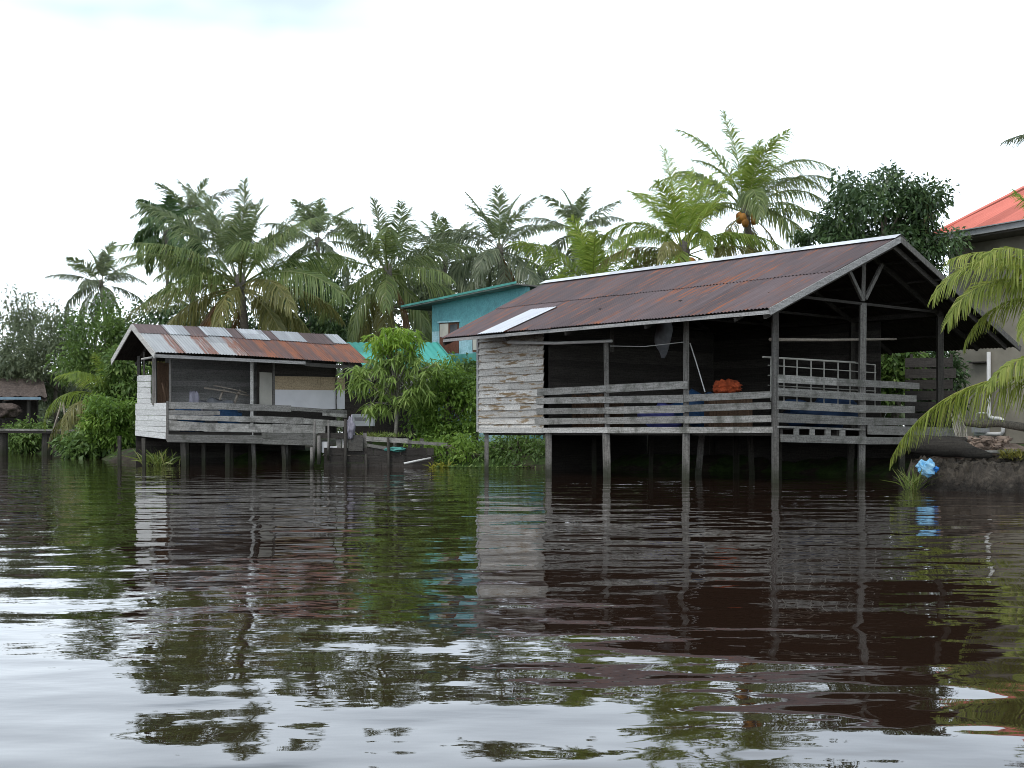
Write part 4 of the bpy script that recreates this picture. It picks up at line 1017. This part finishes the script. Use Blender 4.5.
a = FB.px(*zf(630, 362), .0); pile('scrap', 'small teal plastic scrap on the bank below the plank fence', 'plastic scrap', (a[0], a[1], a[2]), (.3, .15, .07), 32, M['teal_trim'], .3)
mb = MB(); mb.tube([FB.px(*zf(692, 462), .35), FB.px(*zf(790, 442), .3), FB.px(*zf(885, 424), .2)], .035, 6); obj('stick', mb, M['rope'], label='long pale stick lying slanted on the bank by the water', cat='stick', smooth=True)
rgs = np.random.default_rng(77); mb = MB()
for k in range(46):
    x = rgs.uniform(110, 880); p = FB.px(*zf(x, 415 + rgs.uniform(-22, 12)), -.1 - rgs.random() * .5); mb.blob(p, (rgs.uniform(.06, .2), .1, rgs.uniform(.03, .08)), k, .4, 7, 5, 2, rgs.random())
obj('rubble', mb, plain('rubble', (.22, .20, .165), .95, .5, 3), label='pale rubble strewn along the top of the retaining wall', cat='rubble', kind='stuff')

# ------------------------------------------------------------------ far left: old shelter and jetty
fl = thing('waterside_shelter', 'dark open shelter with a brown thatch roof at the far left bank', 'shelter', at(5, 433, 69) * np.array([1, 1, 0]) + np.array([0, 0, .5]))
zl = lambda x, y: (x / 6.98, 360 + y / 6.98)
def L3(x, y, Y): return at(*zl(x, y), Y)
a, b = L3(-420, 255, 66), L3(330, 255, 66); c, d = L3(300, 128, 69.5), L3(-420, 128, 69.5)
nU, nV = 40, 10; vs = []; fs = []
for j in range(nV + 1):
    for i in range(nU + 1):
        u, v = i / nU, j / nV; p = (a * (1 - u) + b * u) * (1 - v) + (d * (1 - u) + c * u) * v
        vs.append(p + np.array([0, 0, .12 * mnoise.noise(Vector((u * 22, v * 7, 1)))]))
for j in range(nV):
    for i in range(nU): k = j * (nU + 1) + i; fs.append((k, k + 1, k + nU + 2, k + nU + 1))
mb = MB(); mb.add(vs, fs); mb.add(np.array(vs) - [0, 0, .18], [f[::-1] for f in fs]); obj('roof', mb, M['thatch'], fl, smooth=True)
mb = MB(); mb.beam(L3(-420, 266, 65.9), L3(285, 268, 65.9), .05, .13, (0, 0, 1), .5); obj('fascia_board', mb, plain('blue_grey_paint', (.16, .24, .30), .6, .2), fl)
for x in (28, 200, -150, -350):
    mb = MB(); mb.beam(L3(x, 270, 66.3), L3(x, 520, 66.3), .14, .14, (1, 0, 0), .5); obj('post', mb, M['dark_post'], fl)
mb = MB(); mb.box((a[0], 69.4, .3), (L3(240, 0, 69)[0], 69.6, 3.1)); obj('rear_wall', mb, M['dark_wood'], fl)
c = L3(40, 352, 66); pile('tarpaulin', 'brown tarpaulin heap inside the far left shelter', 'tarpaulin', c, (.8, .5, .36), 41, M['thatch'], .25)
jt = thing('jetty', 'narrow dark plank jetty on thick posts at the far left', 'jetty', at(40, 433, 62) * np.array([1, 1, 0]))
mb = MB(); mb.beam(L3(-500, 480, 62), L3(545, 492, 62), .9, .09, (0, 0, 1), .6); obj('plank_deck', mb, M['grey_wood'], jt)
mb = MB(); mb.beam(L3(-500, 494, 61.6), L3(545, 506, 61.6), .06, .13, (0, 0, 1), .1); obj('edge_beam', mb, M['dark_wood'], jt)
for x in (325, 15, -250): 
    mb = MB(); p = L3(x, 500, 62); mb.tube([(p[0], p[1], -.8), (p[0] + .03, p[1], p[2])], [.26, .24], 9); obj('post', mb, M['dark_post'], jt)
for (p0, p1, lb) in (((438, 285), (480, 560), 'thin pale pole leaning beside the young palm at the jetty'), ((432, 292), (352, 560), 'pale pole slanting left from the young palm down to the jetty')):
    mb = MB(); mb.tube([L3(*p0, 58), L3(*p1, 58)], .045, 6); obj('pole', mb, M['stick'], label=lb, cat='pole', smooth=True)

# ------------------------------------------------------------------ right: beige house with the red roof
HD = np.array([.497, -.868, 0]); HD /= np.linalg.norm(HD); HN = np.array([-.868, -.497, 0]); HN /= np.linalg.norm(HN)
Ec = at(943, 234, 40); EZc = Ec[2]
rh = thing('beige_house', 'beige rendered house with a bright red hipped roof at the right edge', 'house', (Ec[0] + 3, Ec[1] - 1, .6))
def HP(l, d, z): p = Ec * np.array([1, 1, 0]) + HD * l - HN * d; return np.array([p[0], p[1], z])
LH, WH = 11.0, 8.0; rise = .70
rt = EZc + rise * WH / 2
obj('roof', sheet(HP(-.5, 0, EZc), HP(LH, 0, EZc), HP(LH - WH / 2, WH / 2, rt), HP(WH / 2, WH / 2, rt), .2, .02, 4), M['red_roof'], rh, smooth=True)
mb = MB()
mb.add([HP(-.5, 0, EZc - .01), HP(-.5, WH, EZc - .01), HP(WH / 2 - .5, WH / 2, rt - .01)], [(2, 1, 0)]); mb.add([HP(-.5, WH, EZc - .01), HP(LH, WH, EZc - .01), HP(LH - WH / 2, WH / 2, rt - .01), HP(WH / 2 - .5, WH / 2, rt - .01)], [(3, 2, 1, 0)])
obj('roof', mb, M['red_roof'], rh, label='rear slopes of the red roof')
mb = MB(); mb.tube([HP(-.5, 0, EZc + .02), HP(WH / 2 - .5, WH / 2, rt + .03), HP(LH - WH / 2, WH / 2, rt + .03)], .07, 6); obj('ridge_cap', mb, M['red_roof'], rh)
mb = MB(); mb.beam(HP(-.55, -.06, EZc - .11), HP(LH, -.06, EZc - .11), .12, .2, (0, 0, 1), .5); mb.beam(HP(-.55, -.1, EZc - .02), HP(LH, -.1, EZc - .02), .2, .03, (0, 0, 1), .5); obj('gutter', mb, M['gutter'], rh)
mb = MB(); mb.hexa([HP(-.5, 0, EZc - .26), HP(LH, 0, EZc - .26), HP(LH, WH, EZc - .26), HP(-.5, WH, EZc - .26), HP(-.5, 0, EZc - .2), HP(LH, 0, EZc - .2), HP(LH, WH, EZc - .2), HP(-.5, WH, EZc - .2)][::1]); obj('soffit', mb, M['soffit'], rh)
mb = MB(); mb.hexa([HP(-.62, .95, .2), HP(LH - .5, .95, .2), HP(LH - .5, WH - .8, .2), HP(-.62, WH - .8, .2), HP(-.62, .95, EZc - .262), HP(LH - .5, .95, EZc - .262), HP(LH - .5, WH - .8, EZc - .262), HP(-.62, WH - .8, EZc - .262)]); obj('wall', mb, M['beige_wall'], rh)
PWl = Plane(HP(0, .95, 0)[:2], HD)
if np.dot(PWl.n, HN) < 0: PWl.n = -PWl.n
def pw(px, py, off=.1): return PWl.px(px, py, off)
def pipe(pts, r, off=.1):
    mb = MB(); mb.tube([pw(x, y, off) for x, y in pts], r, 9); return obj('drain_pipe', mb, M['pvc'], rh, smooth=True)
pipe([(991, 352), (991, 412), (991.5, 415.5), (993, 417.5), (996, 418.3), (1002, 418.6), (1004.6, 420), (1005.3, 423), (1005.3, 431), (1004, 433.5), (1000, 434), (977, 434)], .062)
pipe([(990.5, 413), (980, 413.2), (978.7, 414), (978.5, 422)], .028)
mb = MB(); PWl.board(mb, 977, 427, 432.5, 990, 427, 432.5, .01, .25, .5); obj('meter_box', mb, M['gutter'], rh)
mb = MB(); PWl.board(mb, 973, 362, 363.6, 988, 361.5, 363, .01, .2, .5); obj('ledge', mb, M['dark_wood'], rh)

# ------------------------------------------------------------------ right bank: logs, rubble, bag, grass
zb_ = lambda x, y, Y: at(900 + x / 7.68, 400 + y / 7.68, Y)
mb = MB(); mb.tube([zb_(440, 120, 27.5), zb_(500, 172, 27.3), zb_(620, 186, 27), zb_(760, 178, 26.6), zb_(950, 208, 26.2), zb_(1150, 240, 25.6)], [.05, .075, .085, .08, .09, .1], 9)
mb.tube([zb_(440, 120, 27.5), zb_(395, 60, 27.6)], [.045, .02], 6)
obj('log', mb, M['bark'], label='long brown driftwood log lying across the bank before the beige wall', cat='log', smooth=True)
mb = MB(); P_ = [zb_(90, 330, 25.4), zb_(200, 345, 25.2), zb_(340, 360, 25), zb_(470, 372, 24.8), zb_(560, 405, 24.5), zb_(700, 428, 24.2)]
mb.tube(P_, [.17, .2, .2, .17, .12, .05], 14); mb.tube([P_[1] + np.array([.1, .35, .02]), P_[2] + np.array([.1, .3, .1]), P_[3] + np.array([.2, .3, .12])], [.09, .12, .1], 9)
obj('log', mb, M['black_log'], label='thick blackened rotten log on the mud beside the blue bag', cat='log', smooth=True)
rgs = np.random.default_rng(3); mb = MB()
for k in range(11):
    x = rgs.uniform(385, 470); a = zb_(x, rgs.uniform(60, 200), 25.6 + rgs.uniform(-.2, .2)); b = zb_(x + rgs.uniform(0, 70), rgs.uniform(300, 385), 25.3)
    mb.tube([a, (a + b) / 2 + rgs.normal(size=3) * .04, b], [.012, .018, .012], 5)
obj('twigs', mb, M['pale_bark'], label='bundle of bare grey twigs sticking up behind the rotten log', cat='twigs')
mb = MB()
for k in range(90):
    p = zb_(rgs.uniform(480, 850), rgs.uniform(290, 385), 25.9 + rgs.uniform(-.5, .5)); mb.blob(p, (rgs.uniform(.03, .11), rgs.uniform(.03, .09), rgs.uniform(.025, .06)), k, .45, 6, 4, 2, rgs.random())
p = zb_(660, 380, 26.2); mb.blob((p[0], p[1] + .2, p[2] - .12), (.85, .6, .3), 4, .2, 14, 8)
obj('rubble', mb, M['brick'], label='brick rubble on the bank below the drain pipe', cat='rubble', kind='stuff')
mb = MB(); mb.beam(zb_(575, 400, 24.8), zb_(890, 392, 24.6), .22, .05, (0, 0, 1), .8); obj('plank', mb, M['grey_wood'], label='grey plank lying on the bank below the brick rubble', cat='plank')
c = zb_(205, 520, 23.5); t = thing('plastic_bag', 'bright blue crumpled plastic bag at the foot of the mud bank', 'plastic bag', (c[0], c[1], c[2] - .2))
mb = MB(); mb.blob(c, (.17, .14, .15), 51, .24, 17, 11, 2.6); obj('bag_body', mb, M['blue_bag'], t)
c3 = zb_(270, 530, 23.45); mb = MB(); mb.blob(c3, (.07, .06, .05), 52, .3, 11, 8, 3.0); obj('bag_knot', mb, plain('blue_bag_dark', (.02, .17, .52), .4, .3, 9), t)
V, Fc, r_ = grass(np.random.default_rng(8), zb_(95, 700, 23.7), .13, 75, .75, .022, .40); obj('grass_tuft', (V, Fc, r_), L_grass, label='tuft of tall pale grass growing beside the blue bag', cat='grass tuft')
bf = thing('board_fence', 'dark board fence behind the open right end of the boathouse', 'fence', at(930, 433, 35.5) * np.array([1, 1, 0]) + np.array([0, 0, .7]))
FBk = Plane(at(905, 400, 35)[:2], (.9, -.25))
for k, yy in enumerate((358, 369, 380, 391, 402, 413, 424)):
    mb = MB(); FBk.board(mb, 905, yy, yy + 9.5, 953 + 3 * (k % 2), yy - .5, yy + 9, 0, .03, .2 + .5 * rr_()); obj('board', mb, M['dark_wood'], bf)
for px in (910, 950):
    mb = MB(); FBk.board(mb, px, 354, 440, px + 3, 354, 440, -.1, -.002, .3); obj('post', mb, M['dark_post'], bf)
rgm = np.random.default_rng(12); cn = np.array([zb_(rgm.uniform(760, 1300), rgm.uniform(395, 450), 24.4 + rgm.uniform(-.6, .6)) for k in range(700)])
V, Fc = leaves(rgm, cn, rgm.normal(size=(700, 3)) * .6 + np.array([0, 0, 1]), rgm.uniform(.06, .14, 700), np.full(700, .03), .3); obj('moss', (V, Fc, np.repeat(rgm.random(700), 2)), M['moss'], label='yellow green moss and weeds on the bank at the right edge', cat='moss', kind='stuff')
# ------------------------------------------------------------------ palms
GP = 'coconut palms behind the huts'
palm('palm_tree', 'small distant coconut palm standing alone at the left against the sky', 101, 284, 76, 3.0, 19, FARG, 11, group=GP, nl=44, width=.085, hang=.55, el_lo=-.7, base_px=112)
palm('palm_tree', 'tall thin palm rising behind the areca palm on the left', 190, 224, 68, 3.1, 15, FARG, 12, group=GP, nl=46, width=.085, el_lo=-.3, base_px=197)
palm('palm_tree', 'dark areca palm with ragged drooping fronds left of the big palm', 166, 232, 60, 2.1, 13, ARECA, 13, group=GP, nl=30, width=.12, lmax=.72, hang=.9, droop=1.9, el_lo=-.4, base_px=160, r=.1)
palm('palm_tree', 'short dark areca palm beside the tall areca palm', 190, 262, 61, 1.8, 11, ARECA, 33, group=GP, nl=28, width=.12, lmax=.68, hang=.9, droop=1.9, el_lo=-.4, base_px=188, r=.1)
palm('palm_tree', 'huge coconut palm with wide olive fronds behind the left hut roof', 240, 284, 50, 4.75, 33, BIGG, 14, group=GP, nl=84, width=.06, hang=.6, el_lo=-.62, droop=1.15, old=.38, dead=.05, base_px=246, r=.2, lmax=1.05)
palm('palm_tree', 'grey green palm half hidden to the right of the huge palm', 318, 242, 63, 2.7, 18, FARG, 15, group=GP, nl=46, width=.08, el_lo=-.6, base_px=312)
palm('palm_tree', 'coconut palm with long hanging fronds above the small leafy tree', 388, 272, 56, 3.75, 22, BIGG, 16, group=GP, nl=64, width=.065, hang=.65, el_lo=-.95, droop=1.1, old=.15, dead=.05, base_px=392, r=.17, lmax=.95)
palm('palm_tree', 'soft bushy palm between the hanging palm and the slender palm', 445, 262, 67, 3.1, 21, FARG, 17, group=GP, nl=48, width=.08, hang=.6, el_lo=-.7, base_px=440)
palm('palm_tree', 'slender coconut palm above the roof of the teal house', 500, 250, 60, 3.4, 22, FARG, 18, group=GP, nl=54, width=.075, hang=.6, el_lo=-.85, dead=.05, base_px=506, r=.15)
palm('palm_tree', 'far grey palm behind the left end of the boathouse ridge', 577, 232, 76, 3.4, 19, FARG, 19, group=GP, nl=48, width=.085, hang=.6, el_lo=-.6, base_px=583)
palm('palm_tree', 'bright young palm peeping over the boathouse ridge at its left end', 592, 288, 43, 2.9, 15, NEARG, 20, group=GP, nl=56, width=.05, el_lo=-.15, droop=1.2, base_px=590)
palm('palm_tree', 'leaning yellow green coconut palm with orange nuts over the boathouse ridge', 684, 251, 41, 3.1, 13, BRIGHT, 21, group=GP, nl=72, width=.046, hang=.65, el_lo=-.6, droop=1.75, coconuts=7, base_px=700, r=.15, lmax=.64, old=.25,
     explicit=[(2.6, 1.5, 3.3, .25, .1), (3.1, .98, 3.4, 2.2, .45), (3.5, .95, 2.7, 2.4, .5), (3.1, .42, 2.9, 1.25, .8), (-1.2, .85, 2.2, 2.3, .55), (.5, 1.25, 3.4, .7, .2), (.1, .75, 3.1, 1.7, .5), (-.25, .35, 3.2, 1.1, .8), (2.2, 1.2, 3.3, 1.0, .2), (-2.0, .5, 2.5, 1.6, .8), (1.2, 1.35, 3.2, .5, .2)])
palm('palm_tree', 'tallest coconut palm with orange nuts rising behind the boathouse roof', 746, 209, 44, 3.4, 14, (PY, PM, PO, PD), 22, group=GP, nl=72, width=.048, hang=.65, el_lo=-.55, droop=1.75, coconuts=8, base_px=760, r=.15, lmax=.74,
     explicit=[(2.4, 1.5, 3.4, .35, .1), (2.9, 1.3, 3.6, .9, .2), (.1, 1.3, 4.0, 2.1, .35), (.0, .75, 3.3, 1.7, .5), (-.1, .22, 3.0, .75, .75), (-.6, .42, 2.8, 1.5, .75), (3.1, .95, 3.7, 1.6, .45), (-1.6, .6, 3.0, 2.0, .6), (.6, 1.35, 3.5, .8, .2), (3.4, .4, 3.2, 1.3, .75), (.5, 1.05, 3.7, 1.9, .4)])
palm('palm_tree', 'yellowish young palm arching over the jetty at the left', 114, 404, 57, 3.4, 4, BRIGHT, 23, group='young palms at the water', nl=60, width=.06, hang=.7, el_lo=.1, droop=1.6, base_px=120, r=.14,
     explicit=[(3.3, .75, 3.9, 2.4, .55), (3.9, .55, 3.2, 2.2, .9), (2.9, 1.1, 3.0, 1.5, .2), (3.6, .2, 3.0, 1.8, .9), (4.2, .1, 2.8, 1.6, .95)])
palm('palm_tree', 'young palm reaching in from the right with feathery upper fronds', 1068, 296, 25, 2.6, 5, (BY, BO, BO, PD), 24, group='young palms at the water', nl=56, width=.042, hang=.8, el_lo=.3, droop=1.5, base_px=1085, r=.12, lmax=.62,
     explicit=[(3.25, .55, 2.75, 1.7, .5), (3.0, .2, 2.3, 1.5, .6), (3.6, .95, 2.5, 1.6, .3), (2.7, .6, 2.4, 1.6, .5), (3.9, .3, 2.2, 1.6, .7), (3.05, .85, 2.9, 1.9, .4)])
palm('palm_tree', 'low young palm at the right whose long frond droops to the boathouse rail', 1098, 388, 24, 3.4, 4, (BY, BO, BO, PD), 25, group='young palms at the water', nl=100, width=.05, hang=1.3, el_lo=.4, droop=1.3, base_px=1110, r=.14, lmax=.66,
     explicit=[(3.25, .30, 4.4, 1.35, .5), (3.5, .7, 2.6, 1.6, .3)])
palm('palm_tree', 'tall palm at the right edge showing one frond tip against the sky', 1090, 138, 30, 1.7, 11, FARG, 26, group=GP, nl=60, width=.04, hang=.5, el_lo=-.5, base_px=1090, explicit=[(3.14, .25, 2.1, .7, .5)])

# ------------------------------------------------------------------ broadleaf trees and bushes
def T(name, label, cat, px, py, Y, rx, rz, nclump, nleaf, size, mat, seed, tm='bark', ground=.6, group=None, ry=None, **kw):
    c = at(px, py, Y); return broad_tree(name, label, cat, c, np.array([rx, ry or rx * .8, rz]), nclump, nleaf, size, mat, M[tm], ground, seed=seed, group=group, **kw)
GT = 'broadleaf trees along the bank'
T('tree', 'thin airy tree with pale sky showing through at the far left', 'tree', 34, 325, 74, 2.7, 2.4, 60, 3200, .19, L_airy, 1, 'pale_bark', group=GT, clump_r=.22, shell=.35)
T('tree', 'dark spreading tree above the far left shelter', 'tree', 18, 378, 72, 4.2, 2.2, 60, 9500, .22, L_airy, 2, group=GT)
T('tree', 'grey green tree behind the yellowish young palm', 'tree', 62, 362, 70, 3.0, 2.3, 52, 7000, .21, L_airy, 3, group=GT)
T('tree', 'leafy green tree left of the hut gable', 'tree', 112, 352, 60, 2.3, 2.1, 56, 9000, .19, L_mid, 4, group=GT)
T('tree', 'dark tree under the huge palm behind the hut roof', 'tree', 205, 345, 60, 3.4, 2.6, 56, 8500, .22, L_dark, 5, group=GT)
T('tree', 'dark leafy tree to the right of the huge palm', 'tree', 308, 322, 60, 2.6, 2.8, 56, 8500, .22, L_dark, 6, group=GT)
T('tree', 'dark tree behind the palm with hanging fronds', 'tree', 392, 325, 68, 4.2, 3.4, 60, 10000, .24, L_airy, 7, group=GT)
T('tree', 'grey green tree behind the roof of the teal house', 'tree', 462, 300, 72, 4.0, 2.8, 60, 9000, .24, L_airy, 8, group=GT)
T('tree', 'tree behind the left end of the boathouse roof', 'tree', 540, 304, 72, 4.6, 2.9, 60, 9000, .24, L_airy, 9, group=GT)
T('tree', 'round dark glossy tree behind the boathouse gable', 'tree', 884, 228, 38, 1.95, 1.70, 110, 15000, .15, L_dark, 44, group=GT, shell=.6, clump_r=.30, low=-.9, r0=.16)
T('tree', 'lower dark tree right of the round glossy tree, beside the red roof', 'tree', 912, 262, 37.6, .75, 1.1, 50, 4200, .14, L_dark, 40, group=GT, clump_r=.34, low=-.9)
T('tree', 'sparse dark sprig of a tree left of the round glossy tree', 'tree', 826, 245, 41, .85, .7, 26, 1800, .15, L_dark, 11, group=GT, clump_r=.28)
T('bush', 'green bush seen through the open rear of the boathouse', 'bush', 893, 372, 36.5, 1.0, .95, 40, 2600, .2, L_mid, 12, clump_r=.4, low=-1, ground=.8)
T('bush', 'dark leafy shrub behind the board fence beside the beige wall', 'bush', 936, 388, 37, .75, 1.5, 60, 4600, .15, L_dark, 52, clump_r=.4, low=-1, ground=.8)
GB = 'bushes at the water'
T('bush', 'dense round bush at the left end of the boathouse', 'bush', 447, 404, 42.5, 1.2, 1.42, 90, 8000, .14, L_bush, 13, ground=.5, group=GB, low=-1, clump_r=.36)
T('bush', 'darker bush filling the gap under the left boathouse eave', 'bush', 468, 384, 43.5, .75, .75, 44, 3600, .16, L_mid, 14, ground=.5, group=GB, low=-1, clump_r=.4)
T('bush', 'low bush trailing over the water left of the boathouse stilts', 'bush', 450, 449, 40.6, 1.25, .50, 46, 2600, .14, L_bush, 15, ground=.3, group=GB, low=-1, clump_r=.45)
T('bush', 'creeping green bush beneath the boathouse floor', 'bush', 518, 450, 40.2, 1.25, .50, 50, 2600, .13, L_mid, 16, ground=.3, group=GB, low=-1, clump_r=.5)
T('bush', 'bright green bush between the young palm and the hut', 'bush', 113, 420, 52.5, 1.15, 1.05, 70, 7000, .17, L_bush, 17, ground=.4, group=GB, low=-1, clump_r=.38)
T('bush', 'dark low bush overhanging the water left of the hut', 'bush', 105, 444, 53.5, 1.75, .58, 60, 5200, .24, L_mid, 18, ground=.2, group=GB, low=-1, clump_r=.45)
T('bush', 'small green bush behind the jetty posts', 'bush', 32, 436, 66, 1.9, .75, 50, 3200, .22, L_mid, 19, ground=.3, group=GB, low=-1, clump_r=.42)
T('bush', 'mid green shrub behind the small hut gable', 'bush', 128, 385, 56, 1.1, 1.5, 50, 4200, .22, L_mid, 20, ground=.5, group=GB, low=-1, clump_r=.4)
# small tree with long drooping leaves
rg = np.random.default_rng(61); c = at(396, 378, 41.3)
t = thing('tree', 'small tree with bright drooping lance shaped leaves right of the hut', 'tree', (at(394, 433, 41.3)[0], 41.3, .45))
ros = []
for (px, py, rx, rz_, n_, k_) in ((395, 342, .95, .60, 95, 1), (396, 358, 1.0, .35, 36, 0), (380, 372, .95, .55, 60, 0), (420, 368, .7, .5, 36, 0), (356, 384, .5, .5, 22, 0), (400, 394, .9, .45, 40, 0), (418, 390, .6, .5, 18, 0), (374, 408, .5, .3, 14, 0)):
    cc = at(px, py, 41.3)
    for i in range(n_):
        d = unit(rg.normal(size=3)); ros.append((cc + d * np.array([rx, rx * .7, rz_]) * rg.random() ** .4, k_))
parts = []; parts2 = []
for (p, k_) in ros:
    nl_ = rg.integers(8, 14); ax = np.concatenate([rg.normal(size=(nl_, 2)), rg.uniform(-1.3, .35, (nl_, 1))], 1)
    ln = rg.uniform(.20, .36, nl_); V, Fc = leaves(rg, np.repeat(p[None], nl_, 0) + rg.normal(size=(nl_, 3)) * .03, ax, ln, ln * .2, .45)
    (parts if k_ == 0 else parts2).append((V, Fc, np.repeat((.25 + .5 * rg.random() + .25 * rg.random(nl_)).clip(0, 1), 2)))
mb = MB(); b0 = np.array([t.location.x, 41.3, .2]); top = c + np.array([0, 0, .2]); mb.tube([b0, b0 * .5 + top * .5 + np.array([.06, 0, 0]), top, at(397, 345, 41.3)], [.07, .06, .05, .02], 7)
for (p, k_) in ros[::4]:
    s_ = b0 + (top - b0) * rg.uniform(.55, 1); mb.tube([s_, (s_ + p) / 2 + np.array([0, 0, .08]), p], [.025, .018, .008], 4)
obj('trunk', mb, M['pale_bark'], t, smooth=True)
obj('crown', join(parts), L_lance, t); obj('crown', join(parts2), L_bright, t, label='brighter top tuft of the crown')
# weeds, lily strip and leafy plants at the water line
def weeds(name, label, px, py, Y, rad, n, h, mat, seed, spread=.6, w=.05):
    V, Fc, r_ = grass(np.random.default_rng(seed), at(px, py, Y), rad, n, h, w, spread); obj(name, (V, Fc, r_), mat, label=label, cat='plant')
weeds('leafy_plant', 'spiky green plant at the water under the hut corner', 160, 466, 41.2, .5, 90, .95, L_grass, 71, .7)
weeds('leafy_plant', 'pale leafy plant at the water before the dark low bush', 140, 462, 50, .8, 120, .8, L_mid, 72, .9, .09)
weeds('leafy_plant', 'small bright weed at the water by the left boathouse stilt', 441, 468, 38.8, .3, 60, .42, L_yellow, 73, .8, .05)
weeds('grass_patch', 'light green grass growing behind the plank fence', 382, 437, 41, .8, 240, .3, L_grass, 74, .5, .03)
rg = np.random.default_rng(81); n = 420
cn = np.stack([rg.uniform(-2.3, 1.6, n), 38.75 + rg.normal(size=n) * .10 + .22 * np.sin(np.arange(n) * .37), np.full(n, .03)], 1)
V, Fc = leaves(rg, cn, np.concatenate([rg.normal(size=(n, 2)), rg.uniform(.05, .5, (n, 1))], 1), rg.uniform(.06, .14, n), rg.uniform(.05, .1, n), .1); obj('water_weed', (V, Fc, np.repeat(rg.random(n), 2)), L_mid, label='thin strip of floating weed along the bank left of the boathouse', cat='water weed', kind='stuff')
# far wood beyond everything: one mass
rg = np.random.default_rng(91); parts = []
for k in range(46):
    x = -75 + k * 3.4 + rg.normal() * .8; Y = rg.uniform(92, 112); h = rg.uniform(4.5, 7.5)
    a_, cl = crown(rg, (x, Y, h * .55), np.array([3.0, 2.6, h * .52]), 26, 2000, .6, low=-1, clump_r=.42); parts.append(a_)
obj('distant_wood', join(parts), L_airy, label='far wood beyond the palms', cat='wood', kind='stuff')
